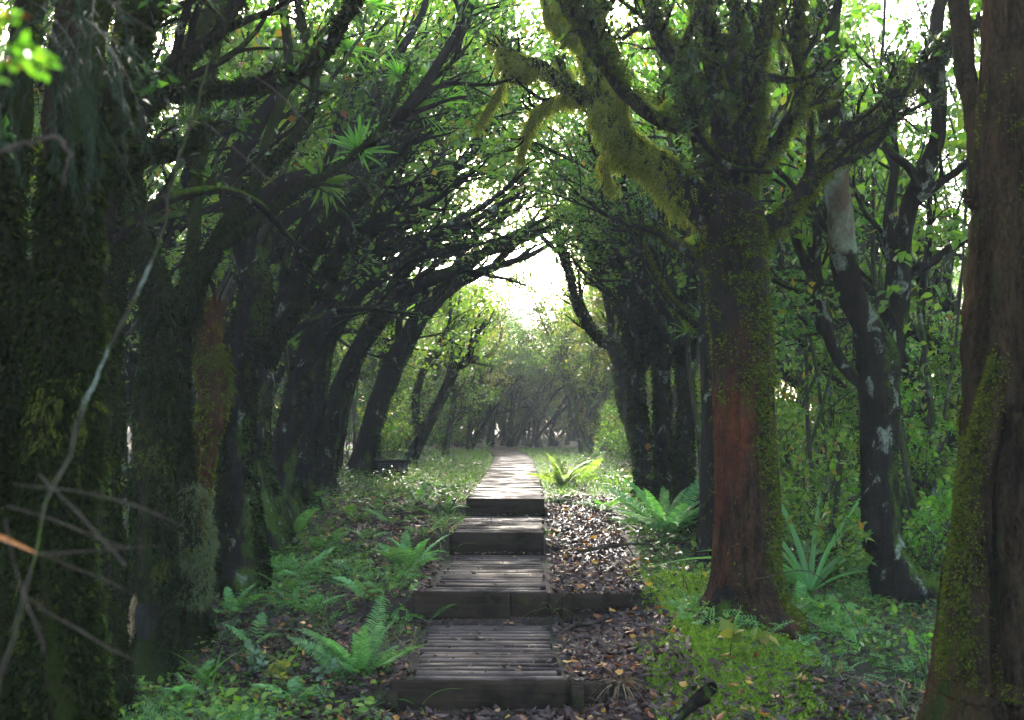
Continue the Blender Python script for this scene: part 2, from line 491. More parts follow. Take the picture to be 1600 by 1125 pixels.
def strip(n=6, droop=0.6, fold=0.1):
    """long sword leaf, length 1 along y, arching"""
    v, f_ = [], []
    for i in range(n + 1):
        t = i / n
        w = 0.5 * min(1, 0.45 + 2.2 * t) * (1 - t) ** 0.55 + 0.02
        y = t * (1 - 0.25 * droop * t); z = -droop * 0.5 * t * t
        v += [[-w, y, z + fold * w], [0, y, z - fold * w], [w, y, z + fold * w]]  # fold is given in units of length
    for i in range(n):
        a = i * 3
        f_ += [[a, a + 1, a + 4, a + 3], [a + 1, a + 2, a + 5, a + 4]]
    return np.array(v, float), np.array(f_)


def leaves(geo, pos, d, up, size, tpl=KITE, w=0.5):
    tv, tf = tpl
    N = len(pos)
    if N == 0: return
    Yd = nrm(d); Xd = nrm(np.cross(Yd, up)); Zd = np.cross(Xd, Yd)
    size = np.broadcast_to(size, (N,))[:, None, None]
    V3 = pos[:, None] + size * (tv[None, :, 0:1] * w * Xd[:, None] + tv[None, :, 1:2] * Yd[:, None] + tv[None, :, 2:3] * Zd[:, None])
    F4 = tf[None] + (np.arange(N) * len(tv))[:, None, None]
    geo.add(V3.reshape(-1, 3), F4.reshape(-1, 4))


def twig_leaves(geo, Pa, n, size, tpl=KITE, w=0.5, tmin=0.25, spread=0.9, lift=0.0, jit=0.02):
    B, K, _ = Pa.shape
    if B == 0: return
    T = nrm(np.gradient(Pa, axis=1))
    b_ = np.repeat(np.arange(B), n)
    t = rng.uniform(tmin, 1, B * n) ** 0.7
    k = np.clip(t * (K - 1), 0, K - 1.001); i = k.astype(int); u = (k - i)[:, None]
    pos = Pa[b_, i] * (1 - u) + Pa[b_, i + 1] * u + rng.normal(0, jit, (B * n, 3))
    d = T[b_, i] * 0.6 + rng.normal(0, spread, (B * n, 3)) + np.array([0, 0, lift])
    up = np.array([0, 0, 1.0]) + rng.normal(0, 0.55, (B * n, 3))
    leaves(geo, pos, d, up, size * rng.uniform(0.6, 1.3, B * n), tpl, w)


def moss_on(geo, Pa, Ra, n, size, droop=0.5, tpl=KITE, w=0.45, side=None, bias=0.0, tmin=0, tmax=1, clump=0.0, thick=0.0):
    """blades sprouting from tube surfaces; side = direction that carries more"""
    B, K, _ = Pa.shape
    T = nrm(np.gradient(Pa, axis=1))
    t0 = T[:, K // 2]
    ref = np.where(np.abs(t0[:, 2:3]) > 0.8, np.array([[1., 0, 0]]), np.array([[0, 0, 1.]]))
    u0 = nrm(np.cross(t0, ref))
    seg = np.linalg.norm(np.diff(Pa, axis=1), axis=2)
    tt = np.linspace(0, 1, K - 1)[None]
    wgt = seg * (Ra[:, :-1] + 0.01) * (tt >= tmin) * (tt <= tmax)
    wgt = wgt.ravel() / wgt.sum()

    def pick(m_):
        c = rng.choice(len(wgt), m_, p=wgt)
        return c // (K - 1), (c % (K - 1)) + rng.uniform(0, 1, m_), rng.uniform(0, 2 * PI, m_)
    b_, k, a = pick(n)
    lift = np.zeros(n)
    if clump:                      # most blades gather in tufts
        nc = max(4, int(n / (18 + 30 * clump)))
        cb, ck, ca = pick(nc)
        cs = np.exp(rng.normal(0, .5, nc))
        w_ = np.where(rng.uniform(0, 1, n) < min(.85, .35 + .35 * clump))[0]
        q = rng.choice(nc, len(w_), p=cs / cs.sum())
        segl = np.maximum(seg[cb[q], np.minimum(ck[q].astype(int), K - 2)], 1e-3)
        rr_ = Ra[cb[q], np.minimum(ck[q].astype(int), K - 2)] + .004
        g1, g2 = rng.normal(0, 1, len(w_)), rng.normal(0, 1, len(w_))
        sz = size * (.55 + .45 * cs[q])
        b_[w_] = cb[q]; k[w_] = np.clip(ck[q] + g1 * sz / segl * 1.1, 0, K - 1.001); a[w_] = ca[q] + g2 * np.minimum(sz / rr_, 1.2)
        lift[w_] = np.exp(-(g1 ** 2 + g2 ** 2) / 2)
    k = np.clip(k, 0, K - 1.001); i = k.astype(int); u = (k - i)[:, None]
    pos = Pa[b_, i] * (1 - u) + Pa[b_, i + 1] * u
    r = Ra[b_, i] * (1 - u[:, 0]) + Ra[b_, i + 1] * u[:, 0]
    t = T[b_, i]
    U = nrm(u0[b_] - t * np.sum(t * u0[b_], -1, keepdims=True)); V = np.cross(t, U)
    nn = U * np.cos(a)[:, None] + V * np.sin(a)[:, None]
    if side is not None:
        sd = np.asarray(side, float)
        keep = (nn @ sd) + rng.normal(0, 0.35, n) > bias
        pos, r, nn, t, lift = pos[keep], r[keep], nn[keep], t[keep], lift[keep]
        n = len(pos)
    pos = pos + nn * (r * 0.96 + (lift * .8 + .2) * rng.uniform(0, 1, n) * thick)[:, None]
    d = nn * 0.75 + np.array([0, 0, -droop]) + rng.normal(0, 0.4, (n, 3))
    leaves(geo, pos, d, nn + rng.normal(0, 0.4, (n, 3)), size * rng.uniform(0.5, 1.4, n), tpl, w)


# ------------------------------------------------------------------ hero trees (each unique)
def stem(ctrl, n=26, wob_=0.012):
    pts = [P(a, b_, d) for a, b_, d, w in ctrl]
    rad = [w * 0.5 * d / F for a, b_, d, w in ctrl]
    q, r = resample(pts, rad, n)
    j = rng.normal(0, 1, (n, 3)); j = (j + np.roll(j, 1, 0) + np.roll(j, -1, 0)) / 1.7
    q = q + j * wob_ * np.linspace(0.2, 1, n)[:, None]
    return q, r


def hero(name, label, cat, stems, bark, leaf=None, lv=((7, .45), (5, .5), (4, .5)), trop=(0.3, 0, 0.6), tw=1.6, tmin0=0.35, wig=0.16,
         nleaf=5, lsize=0.07, tpl=KITE, lw=0.55, moss=None, flute=0.10, sides=14, flare=True, limb_n=26, group=None, trunk_branches=True, ang=(18, 50), limb_bark=None, wobs=0.012, ridge=0.0, rings=60, rend=0.25, rr=0.6):
    """stems[0] is the trunk, the others limbs; everything in world space, empty at the foot"""
    t = thing(name, label, cat, group=group)
    S = [stem(s, 40 if i == 0 else limb_n, wobs) for i, s in enumerate(stems)]
    q0, r0 = S[0]
    if flare:
        x, y = q0[0][:2]
        gzz = float(gz(x, y))
        foot = q0[0].copy(); foot[2] = gzz - 0.12
        q0 = np.vstack([foot, q0]); r0 = np.concatenate([[r0[0] * 1.1], r0])
        hgt = q0[:, 2] - gzz
        r0 = r0 * (1 + 0.55 * np.exp(-np.clip(hgt, 0, 9) / 0.16))
        q0, r0 = resample(q0, r0, rings)
    base = q0[0].copy(); base[2] = float(gz(base[0], base[1])) if flare else base[2]
    t.location = [float(c) for c in base]
    LG = Geo(); MGs = {}
    for i in range(len(S)):
        q, r = (q0, r0) if i == 0 else S[i]
        q = q - base
        g = Geo()
        Pa, Ra = q[None], r[None]
        tubes(g, Pa, Ra, sides if i == 0 else max(8, min(sides, 26) - 4), flute if i == 0 else max(flute * 0.7, .05), seed=i + 3, ridge=ridge if i == 0 else 0)
        allP = [(Pa, Ra)]
        if i > 0 or trunk_branches:
            for li, (n, ra) in enumerate(lv):
                K = 12 if li == 0 else (8 if li == 1 else 6)
                Pa, Ra = spawn(Pa, Ra, n, tmin0 if li == 0 else 0.2, ra, ang, K, wig, trop, tw, rr=rr, rend=rend)
                tubes(g, Pa, Ra, 6 if li == 0 else (5 if li == 1 else 3))
                allP.append((Pa, Ra))
            if leaf:
                twig_leaves(LG, Pa, nleaf, lsize, tpl, lw)
        o = obj('trunk' if i == 0 else 'limb', g.mesh(name + '_wood', M[bark if i == 0 or not limb_bark else limb_bark]), t)
        if moss:
            for mo in moss:
                only = mo.get('only')
                if only is not None and i not in only: continue
                pa, ra = allP[0]
                MG = MGs.setdefault(mo.get('mat') or moss[0].get('mat', 'moss'), Geo())
                kw = {k: v for k, v in mo.items() if k in ('droop', 'tpl', 'w', 'side', 'bias', 'tmin', 'tmax', 'clump', 'thick')}
                moss_on(MG, pa, ra, mo['n'], mo['size'], **kw)
                if mo.get('twigs') and len(allP) > 1:
                    moss_on(MG, allP[1][0], allP[1][1], mo['twigs'], mo['size'] * .8, **{k: v for k, v in kw.items() if k in ('droop', 'tpl', 'w', 'clump')})
    if LG.n: obj('foliage', LG.mesh(name + '_foliage', M[leaf]), t)
    for mk, MG in MGs.items():
        obj('moss', MG.mesh(name + '_moss', M[mk]), t)
    return t, base


# ------------------------------------------------------------------ the individual trees of the photograph
MD = dict  # short

# big red-brown mossy tree right of the steps
hero('mossy_tree', 'thick red-brown tree with a bright mossy flank and a shaggy moss-hung limb over the path', 'tree', [
    [(1168, 985, 6.9, 116), (1166, 900, 6.9, 100), (1165, 780, 6.9, 98), (1162, 650, 6.9, 92), (1158, 520, 6.9, 90), (1152, 430, 6.9, 94), (1148, 370, 6.9, 102), (1144, 330, 6.9, 88), (1140, 300, 6.9, 56)],
    [(1144, 345, 6.9, 70), (1140, 290, 6.9, 54), (1130, 200, 6.8, 34), (1112, 110, 6.8, 27), (1108, 40, 6.7, 22), (1090, -40, 6.7, 19)],
    [(1135, 240, 6.8, 27), (1160, 180, 6.7, 19), (1140, 110, 6.6, 16), (1150, 40, 6.6, 14), (1135, -40, 6.6, 12)],
    [(1140, 350, 6.9, 80), (1090, 316, 6.9, 58), (1044, 272, 7.0, 46), (1000, 240, 7.1, 36), (960, 200, 7.1, 34), (925, 160, 7.2, 27), (880, 138, 7.3, 24), (835, 100, 7.4, 20), (790, 96, 7.5, 9)],
    [(1010, 250, 7.0, 31), (960, 200, 7.3, 28), (935, 120, 7.6, 27), (905, 50, 7.8, 23), (850, -30, 8.0, 20)],
    [(1060, 200, 6.5, 23), (1010, 175, 6.4, 22), (965, 130, 6.3, 22), (930, 80, 6.2, 22), (905, 30, 6.1, 20), (880, -30, 6.0, 19)],
    [(1145, 330, 6.9, 52), (1160, 250, 6.8, 34), (1178, 170, 6.7, 30), (1190, 90, 6.6, 28), (1202, -30, 6.6, 23)],
    [(1160, 385, 6.9, 45), (1215, 345, 6.95, 34), (1262, 295, 7.0, 28), (1300, 240, 7.1, 23), (1370, 190, 7.3, 19), (1430, 120, 7.5, 14)],
    [(1120, 300, 6.9, 31), (1085, 200, 6.8, 23), (1060, 110, 6.7, 22), (1020, 30, 6.6, 19), (1000, -40, 6.6, 16)],
    [(1150, 300, 6.9, 28), (1215, 220, 6.8, 20), (1250, 140, 6.7, 17), (1240, 60, 6.7, 16), (1255, -40, 6.7, 12)],
    [(1205, 268, 6.6, 8), (1150, 262, 6.5, 9), (1110, 235, 6.4, 11), (1085, 190, 6.3, 9), (1070, 100, 6.3, 6)],
], 'bark_red', 'leaf_dark', lv=((9, .38), (6, .5), (3, .5)), trop=(-0.1, 0, .7), nleaf=3, lsize=0.055, limb_bark='bark_dark', moss=[
    MD(n=46000, size=0.026, droop=0.3, side=(1.0, -0.35, 0), bias=0.45, tmax=0.85, only=[0], clump=.7, mat='moss', thick=.012),
    MD(n=5000, size=0.03, droop=0.5, only=[0], tmin=0.42, tmax=1, clump=1.6, thick=.02),
    MD(n=1200, size=0.10, droop=1.7, tpl=FEATH, w=0.62, only=[3], clump=3.0, twigs=5200, thick=0.07, tmin=.16, mat='moss_gold'),
    MD(n=1100, size=0.10, droop=1.6, tpl=FEATH, w=0.62, only=[4], clump=3.0, twigs=4600, thick=0.07, mat='moss_gold'),
    MD(n=4500, size=0.035, droop=.4, only=[3, 4], side=(0, 0, 1), bias=-.1, clump=1.6, mat='moss'),
    MD(n=1800, size=0.075, droop=0.5, tpl=FEATH, w=0.8, only=[2, 5, 8], side=(.6, 0, .6), bias=.2, clump=1.2, twigs=300, thick=.01),
    MD(n=2200, size=0.065, droop=0.5, tpl=FEATH, w=0.8, only=[1, 6, 7, 9], side=(.8, .1, .1), bias=.1, clump=.9, twigs=500, thick=.01),
], flute=0.035, sides=150, ridge=.022, rings=300, trunk_branches=False)

# dark forked tree with white lichen
hero('forked_tree', 'dark forked tree with white lichen spots and one bare pale green section of trunk', 'tree', [
    [(1425, 945, 8.1, 92), (1400, 900, 8.1, 70), (1380, 840, 8.1, 62), (1374, 760, 8.1, 56), (1370, 680, 8.1, 58), (1368, 610, 8.1, 62), (1372, 560, 8.1, 68), (1355, 515, 8.05, 44), (1338, 470, 8.0, 42), (1322, 420, 7.95, 42), (1315, 360, 7.9, 41), (1309, 300, 7.85, 39), (1305, 240, 7.8, 37)],
    [(1305, 246, 7.8, 38), (1300, 190, 7.7, 42), (1292, 120, 7.6, 44), (1290, 60, 7.6, 44), (1295, -40, 7.6, 42)],
    [(1385, 590, 8.1, 40), (1400, 520, 8.1, 34), (1408, 440, 8.1, 30), (1412, 370, 8.1, 28), (1425, 310, 8.0, 28), (1455, 250, 8.0, 26), (1470, 190, 7.9, 22), (1466, 110, 7.8, 24), (1470, 40, 7.8, 20), (1478, -30, 7.8, 18)],
    [(1375, 580, 8.1, 30), (1385, 510, 8.2, 22), (1392, 420, 8.3, 18), (1390, 340, 8.4, 16), (1400, 260, 8.4, 14), (1385, 180, 8.4, 12), (1395, 80, 8.4, 10)],
    [(1362, 606, 8.1, 24), (1330, 585, 8.1, 20), (1300, 540, 8.1, 19), (1285, 480, 8.1, 18), (1262, 420, 8.1, 16), (1240, 360, 8.0, 14), (1232, 300, 8.0, 12)],
    [(1295, 510, 8.1, 18), (1279, 440, 8.1, 15), (1278, 380, 8.1, 15), (1276, 320, 8.1, 14), (1268, 200, 8.0, 12), (1225, 120, 8.0, 9), (1210, 40, 8.0, 8)],
    [(1305, 250, 7.8, 26), (1345, 215, 7.8, 28), (1385, 170, 7.8, 30), (1430, 120, 7.7, 24), (1480, 70, 7.6, 18), (1560, 20, 7.5, 12)],
    [(1420, 430, 8.1, 16), (1470, 400, 8.0, 14), (1530, 360, 7.9, 10), (1590, 340, 7.9, 5)],
], 'bark_forked', 'leaf_bright', limb_bark='bark_lichen', lv=((6, .3), (4, .45)), trop=(0.1, 0, .8), nleaf=3, lsize=0.105, tpl=OVAL, lw=0.65, moss=[
    MD(n=3500, size=0.025, droop=0.3, tmax=0.6, only=[0], clump=.5, mat='moss_dark'),
    MD(n=2200, size=0.07, droop=0.6, tpl=FEATH, w=0.8, only=[6], clump=1.2, twigs=200)],
    flute=0.045, sides=20, trunk_branches=False)
# great old trunk at the edge
hero('old_tree', 'huge gnarled brown trunk with twisted folds and moss, cut by the picture edge', 'tree', [
    [(1580, 1110, 4.3, 230), (1578, 1000, 4.3, 210), (1580, 850, 4.3, 178), (1582, 700, 4.3, 158), (1586, 560, 4.3, 150), (1590, 420, 4.3, 136), (1592, 250, 4.3, 128), (1596, 100, 4.3, 122), (1600, -60, 4.3, 118)],
    [(1508, 1060, 4.12, 80), (1512, 950, 4.12, 64), (1518, 850, 4.12, 56), (1528, 740, 4.12, 50), (1552, 640, 4.12, 40), (1568, 560, 4.14, 34), (1575, 460, 4.2, 26)],
    [(1600, 1060, 4.05, 70), (1590, 950, 4.05, 60), (1582, 840, 4.05, 44), (1586, 730, 4.08, 40), (1600, 640, 4.1, 34)],
    [(1575, 350, 4.5, 20), (1545, 300, 4.6, 34), (1525, 200, 4.8, 36), (1505, 90, 5.0, 34), (1490, -30, 5.2, 30)],
    [(1560, 350, 4.3, 24), (1530, 320, 4.3, 18), (1505, 305, 4.3, 7)],
], 'bark_old', None, lv=((1, .1),), moss=[MD(n=26000, size=0.016, droop=0.4, side=(-1, -.1, 0), bias=0.25, only=[0, 1], clump=1.2, mat='moss', tmax=.85)],
    flute=0.045, sides=140, ridge=.02, rings=260, trunk_branches=False)

# straight spotted tree between the red trunk and the fern bank
hero('straight_tree', 'straight slim dark tree speckled with pale lichen just behind the thick red-brown trunk', 'tree', [
    [(1110, 812, 9.6, 34), (1108, 740, 9.6, 28), (1108, 640, 9.6, 26), (1105, 540, 9.6, 25), (1104, 440, 9.6, 24), (1100, 340, 9.5, 22), (1092, 220, 9.5, 20), (1088, 100, 9.5, 18), (1080, -40, 9.5, 14)],
    [(1104, 430, 9.6, 16), (1070, 390, 9.8, 15), (1020, 360, 10.2, 12), (960, 340, 10.6, 9), (900, 300, 11, 5)],
    [(1104, 520, 9.6, 14), (1070, 490, 9.8, 12), (1040, 460, 10, 11), (1010, 400, 10.4, 9), (985, 330, 10.8, 6), (960, 250, 11, 4)],
], 'bark_lichen', 'leaf_mid', lv=((8, .45), (5, .5), (3, .5)), trop=(-.5, 0, .5), nleaf=4, lsize=.06, moss=[MD(n=4500, size=.04, droop=.5, side=(.7, 0, 0), bias=0, mat='moss', tmax=.7)], flute=.06)

# clump of dark mossy trunks on the right of the path
row = [
 ('leaning mossy tree with a crooked low bough reaching out over the bright fern', [
    [(1008, 742, 16.0, 30), (1000, 690, 16, 30), (985, 640, 16, 30), (975, 600, 16, 30), (972, 560, 16, 28), (958, 540, 16, 20), (930, 520, 16, 15), (905, 480, 16, 13), (890, 430, 16, 12), (875, 370, 16, 9), (868, 320, 16, 6)],
    [(975, 570, 16, 20), (985, 520, 16, 16), (960, 470, 16, 11), (935, 430, 16, 9), (915, 370, 16.2, 7), (905, 310, 16.5, 5)],
    [(975, 560, 16, 18), (992, 480, 16, 14), (990, 410, 16, 10), (965, 350, 16, 8), (950, 270, 16, 5)]], (-.5, 0, .9)),
 ('forked dark tree with long white lichen scars next to the tall green fern', [
    [(1010, 765, 13.0, 30), (1004, 700, 13, 27), (996, 630, 13, 25), (990, 570, 13, 24), (985, 520, 13, 20), (975, 460, 13, 14), (968, 400, 13, 10), (955, 320, 13, 8), (930, 230, 13, 5)],
    [(990, 560, 13, 18), (1005, 480, 13, 14), (1000, 410, 13, 11), (985, 330, 13, 8), (985, 240, 13, 5)],
    [(992, 585, 13, 16), (1018, 540, 13, 13), (1030, 460, 13, 11), (1012, 390, 13, 9), (1000, 300, 13, 6)]], (-.4, 0, .9)),
 ('upright moss-furred tree standing behind the tall green fern', [
    [(1040, 775, 12.4, 28), (1036, 700, 12.4, 26), (1034, 620, 12.4, 24), (1030, 540, 12.4, 22), (1034, 460, 12.4, 18), (1022, 380, 12.4, 14), (1010, 280, 12.4, 9), (980, 180, 12.4, 6)],
    [(1031, 560, 12.4, 16), (1010, 500, 12.2, 12), (985, 440, 12, 9), (950, 400, 11.8, 7), (905, 370, 11.6, 5)]], (-.5, 0, .6)),
 ('crooked moss-edged tree closest behind the straight spotted trunk', [
    [(1072, 785, 11.2, 30), (1068, 700, 11.2, 26), (1074, 620, 11.2, 22), (1062, 550, 11.2, 20), (1068, 500, 11.2, 20), (1082, 440, 11.2, 16), (1070, 340, 11.2, 12), (1060, 220, 11.2, 9), (1050, 100, 11, 6)],
    [(1066, 560, 11.2, 12), (1085, 545, 11.2, 10), (1100, 530, 11.2, 9), (1130, 490, 11.4, 7)],
    [(1068, 500, 11.2, 14), (1045, 440, 11.4, 11), (1000, 390, 11.8, 9), (950, 350, 12.2, 6), (900, 340, 12.6, 4)]], (-.4, 0, .6)),
]
for lab, st, tr in row:
    hero('mossy_tree', lab, 'tree', st, 'bark_lichen', 'leaf_light', lv=((9, .34), (5, .5), (4, .5)), trop=tr, nleaf=4, lsize=.055, lw=.6, flute=.08, sides=12,
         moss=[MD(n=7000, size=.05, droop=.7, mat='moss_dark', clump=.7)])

# the leaning fan of trees left of the path
fan = [
 ('lichen-blotched leaning tree splitting low into long sweeping boughs beside the moss-furred trunk', 9.5, [
    [(405, 800, 9.5, 78), (398, 740, 9.5, 58), (398, 680, 9.5, 44), (405, 600, 9.5, 36), (422, 530, 9.6, 32), (452, 460, 9.7, 30), (485, 380, 9.8, 30), (505, 300, 9.9, 26), (540, 220, 10, 22), (600, 130, 10.2, 16), (650, 40, 10.3, 12), (680, -30, 10.4, 9)],
    [(415, 570, 9.5, 24), (450, 500, 9.4, 24), (500, 440, 9.3, 20), (545, 380, 9.2, 20), (600, 340, 9.2, 16), (665, 320, 9.2, 12), (740, 270, 9.3, 8)],
    [(470, 420, 9.7, 20), (530, 330, 9.5, 18), (600, 270, 9.3, 16), (650, 200, 9.2, 13), (700, 110, 9.1, 11), (735, 20, 9, 9)]]),
 ('black-barked leaning tree sweeping up into parallel twisted boughs', 11, [
    [(440, 790, 11, 60), (440, 720, 11, 46), (455, 650, 11, 40), (480, 560, 11, 36), (515, 470, 11, 32), (560, 390, 11.1, 26), (610, 320, 11.2, 22), (670, 290, 11.3, 18), (730, 250, 11.5, 12), (775, 170, 11.7, 8), (800, 60, 12, 5)],
    [(500, 510, 11, 26), (545, 430, 11, 22), (600, 390, 11.1, 18), (660, 370, 11.3, 14), (740, 345, 11.5, 10), (810, 300, 11.8, 6)],
    [(535, 430, 11, 24), (550, 330, 11, 18), (600, 240, 11, 15), (640, 150, 11, 11), (700, 60, 11, 8), (720, -30, 11, 6)]]),
 ('slim dark tree leaning between two heavier leaning trees, knot halfway up', 12.5, [
    [(475, 775, 12.5, 38), (480, 700, 12.5, 30), (500, 610, 12.5, 28), (510, 540, 12.5, 24), (545, 480, 12.5, 22), (590, 430, 12.5, 20), (640, 400, 12.7, 16), (700, 350, 13, 12), (760, 320, 13.2, 9), (830, 260, 13.5, 5)],
    [(505, 560, 12.5, 18), (510, 480, 12.5, 15), (540, 400, 12.5, 12), (600, 300, 12.6, 10), (690, 180, 12.8, 7), (720, 100, 13, 5)]]),
 ('long leaning tree with a thick moss-topped bough running level over the grass', 14, [
    [(505, 768, 14, 40), (512, 700, 14, 32), (530, 620, 14, 30), (560, 550, 14, 26), (600, 490, 14, 24), (640, 450, 14, 24), (690, 430, 14, 20), (740, 410, 14.1, 15), (790, 370, 14.3, 11), (840, 345, 14.6, 7), (880, 325, 15, 4)],
    [(590, 500, 14, 18), (620, 440, 14, 16), (660, 400, 14, 15), (720, 385, 14.2, 12), (780, 345, 14.5, 9), (840, 300, 15, 5)]]),
 ('bold dark arching tree curving right over the path beside the wooden box', 17, [
    [(560, 744, 17, 34), (572, 700, 17, 31), (590, 640, 17, 31), (612, 580, 17, 32), (636, 530, 17, 30), (660, 490, 17, 26), (690, 455, 17, 22), (730, 435, 17, 17), (780, 415, 17, 13), (830, 398, 17, 9), (880, 370, 17, 6), (930, 345, 17, 3)],
    [(650, 505, 17, 20), (670, 465, 17, 22), (640, 463, 17, 18), (625, 470, 16.8, 12)],
    [(700, 450, 17, 14), (740, 400, 17, 12), (790, 385, 17.2, 9), (850, 340, 17.4, 6), (885, 290, 17.6, 3)],
    [(770, 418, 17, 9), (810, 375, 17, 8), (860, 355, 17, 6), (910, 300, 17, 3)]]),
 ('low dark crooked tree bending over the grass beyond the wooden box', 21, [
    [(640, 722, 21, 18), (655, 690, 21, 16), (680, 640, 21, 15), (700, 600, 21, 15), (710, 575, 21, 14), (730, 565, 21, 12), (740, 530, 21, 10), (760, 500, 21, 6)],
    [(655, 690, 21, 12), (650, 620, 21, 10), (670, 560, 21, 8), (700, 510, 21, 6), (705, 450, 21, 4)]]),
]
for lab, d, st in fan:
    hero('leaning_tree', lab, 'tree', st, 'bark_dark', 'leaf_light', lv=((12, .32), (7, .5)) if d < 13 else ((10, .24), (6, .5), (3, .5)), trop=(.75, 0, .42) if d < 13 else (.6, 0, .75), tw=1.9, wig=.12, rr=.48, nleaf=2, lsize=.075, lw=.65,
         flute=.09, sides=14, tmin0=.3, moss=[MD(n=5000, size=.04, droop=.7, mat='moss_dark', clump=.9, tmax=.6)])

# furry dark trunk and the near-left trunks
hero('furry_tree', 'dark trunk furred all over with brown-black moss between the rotten stump and the leaning trees', 'tree', [
    [(372, 800, 8.2, 66), (370, 720, 8.2, 54), (372, 620, 8.2, 50), (385, 540, 8.2, 56), (398, 470, 8.2, 52), (392, 400, 8.2, 46), (375, 340, 8.2, 40), (360, 280, 8.1, 34), (400, 200, 8, 26), (450, 130, 8, 20), (520, 60, 8, 16), (590, -30, 8, 12)],
    [(372, 350, 8.2, 34), (440, 290, 8.0, 26), (520, 262, 7.8, 22), (590, 225, 7.7, 19), (640, 165, 7.6, 17), (690, 90, 7.5, 15), (735, 10, 7.5, 12)],
    [(392, 420, 8.2, 30), (450, 340, 8.4, 24), (520, 300, 8.6, 20), (580, 230, 8.8, 16), (620, 130, 9, 12)]],
    'bark_dark', 'leaf_dark', lv=((7, .35), (5, .5)), trop=(.6, 0, .5), nleaf=9, lsize=.06, moss=[MD(n=17000, size=.032, droop=.5, only=[0], tmax=.45, mat='moss_dark')], flute=.05, sides=18, trunk_branches=False)

near = [
 ('mossy_tree', 'massive trunk buried in dark moss, below the drooping needle-leaved fronds', [
    [(110, 1180, 3.30, 112), (100, 1000, 3.30, 96), (92, 850, 3.30, 86), (96, 700, 3.30, 96), (112, 560, 3.30, 83), (102, 400, 3.30, 89), (112, 250, 3.30, 79), (128, 100, 3.30, 83), (150, -60, 3.30, 77)],
    [(118, 330, 3.30, 52), (168, 210, 3.40, 48), (205, 90, 3.40, 43), (250, -40, 3.50, 40)],
    [(90, 620, 3.30, 43), (50, 520, 3.30, 38), (20, 400, 3.30, 34), (-10, 250, 3.30, 31)]], 'leaf_dark', 24000, (3, .2)),
 ('mossy_tree', 'dark moss-matted trunk half cut off by the picture edge below the out-of-focus sprig', [
    [(10, 1150, 3.5, 90), (12, 900, 3.5, 76), (4, 700, 3.5, 70), (14, 500, 3.5, 62), (8, 300, 3.5, 56), (30, 120, 3.5, 50), (60, -40, 3.5, 44)]], 'leaf_dark', 9000, (3, .2)),
 ('mossy_tree', 'moss-covered trunk with a torn hollow of pale wood at its foot', [
    [(228, 1050, 6.60, 88), (232, 1000, 6.60, 75), (238, 880, 6.60, 66), (240, 760, 6.60, 57), (244, 640, 6.60, 52), (252, 520, 6.60, 44), (240, 420, 6.60, 39), (208, 330, 6.60, 33), (205, 240, 6.60, 29), (240, 150, 6.60, 28), (300, 60, 6.60, 26), (380, -30, 6.60, 24)],
    [(210, 300, 6.60, 24), (168, 200, 6.70, 26), (150, 100, 6.80, 22), (130, -30, 6.80, 20)],
    [(250, 545, 6.60, 26), (283, 470, 6.70, 24), (300, 380, 6.80, 20), (310, 280, 6.90, 17), (320, 180, 7.00, 16), (335, 80, 7.10, 14), (360, -30, 7.20, 11)]], 'leaf_dark', 20000, (5, .25)),
 ('mossy_tree', 'slimmer moss-bearded trunk right beside the rotten stump', [
    [(300, 1000, 7.00, 50), (294, 900, 7.00, 40), (286, 800, 7.00, 35), (282, 700, 7.00, 31), (278, 600, 7.00, 29), (290, 500, 7.00, 28), (325, 410, 7.00, 25), (370, 330, 7.10, 22), (420, 230, 7.20, 18), (450, 120, 7.30, 17), (440, -20, 7.40, 14)],
    [(340, 385, 7.00, 20), (400, 345, 7.10, 17), (470, 290, 7.20, 14), (540, 255, 7.30, 10), (600, 190, 7.40, 7), (640, 100, 7.50, 5)],
    [(400, 280, 7.10, 17), (470, 200, 7.10, 15), (495, 120, 7.10, 13), (475, 50, 7.10, 12), (460, -20, 7.10, 11)]], 'leaf_dark', 14000, (6, .3)),
 ('mossy_tree', 'thin crooked mossy trunk in the gap between the two biggest mossy trunks', [
    [(172, 1090, 5.80, 45), (176, 900, 5.80, 36), (168, 760, 5.80, 32), (176, 620, 5.80, 31), (170, 500, 5.80, 31), (184, 380, 5.80, 27), (176, 260, 5.80, 25), (190, 100, 5.80, 22), (186, -30, 5.80, 18)],
    [(174, 560, 5.80, 18), (140, 470, 5.80, 16), (60, 400, 5.80, 13), (20, 330, 5.80, 9)]], 'leaf_dark', 9000, (5, .3)),
]
for nm, lab, st, lf, n, lv1 in near:
    hero(nm, lab, 'tree', st, 'bark_moss', lf, lv=(lv1, (4, .5)), trop=(.3, 0, .6), nleaf=6, lsize=.05, moss=[
        MD(n=int(n * 1.3), size=.03, droop=.8, tpl=KITE, mat='moss_dark', clump=1.1, thick=.01, only=[0], tmax=.75), MD(n=n // 8, size=.03, droop=.8, mat='moss_dark', clump=1.1, only=[1, 2, 3]), MD(n=n // 7, size=.06, droop=1.1, tpl=FEATH, w=.8, clump=1.7, thick=.03, mat='moss_dark', only=[0], tmax=.6), MD(n=n // 60, size=.05, droop=1.1, tpl=FEATH, w=.8, clump=1.7, thick=.04, mat='moss', only=[0])], flute=.07, sides=20, trunk_branches=False)

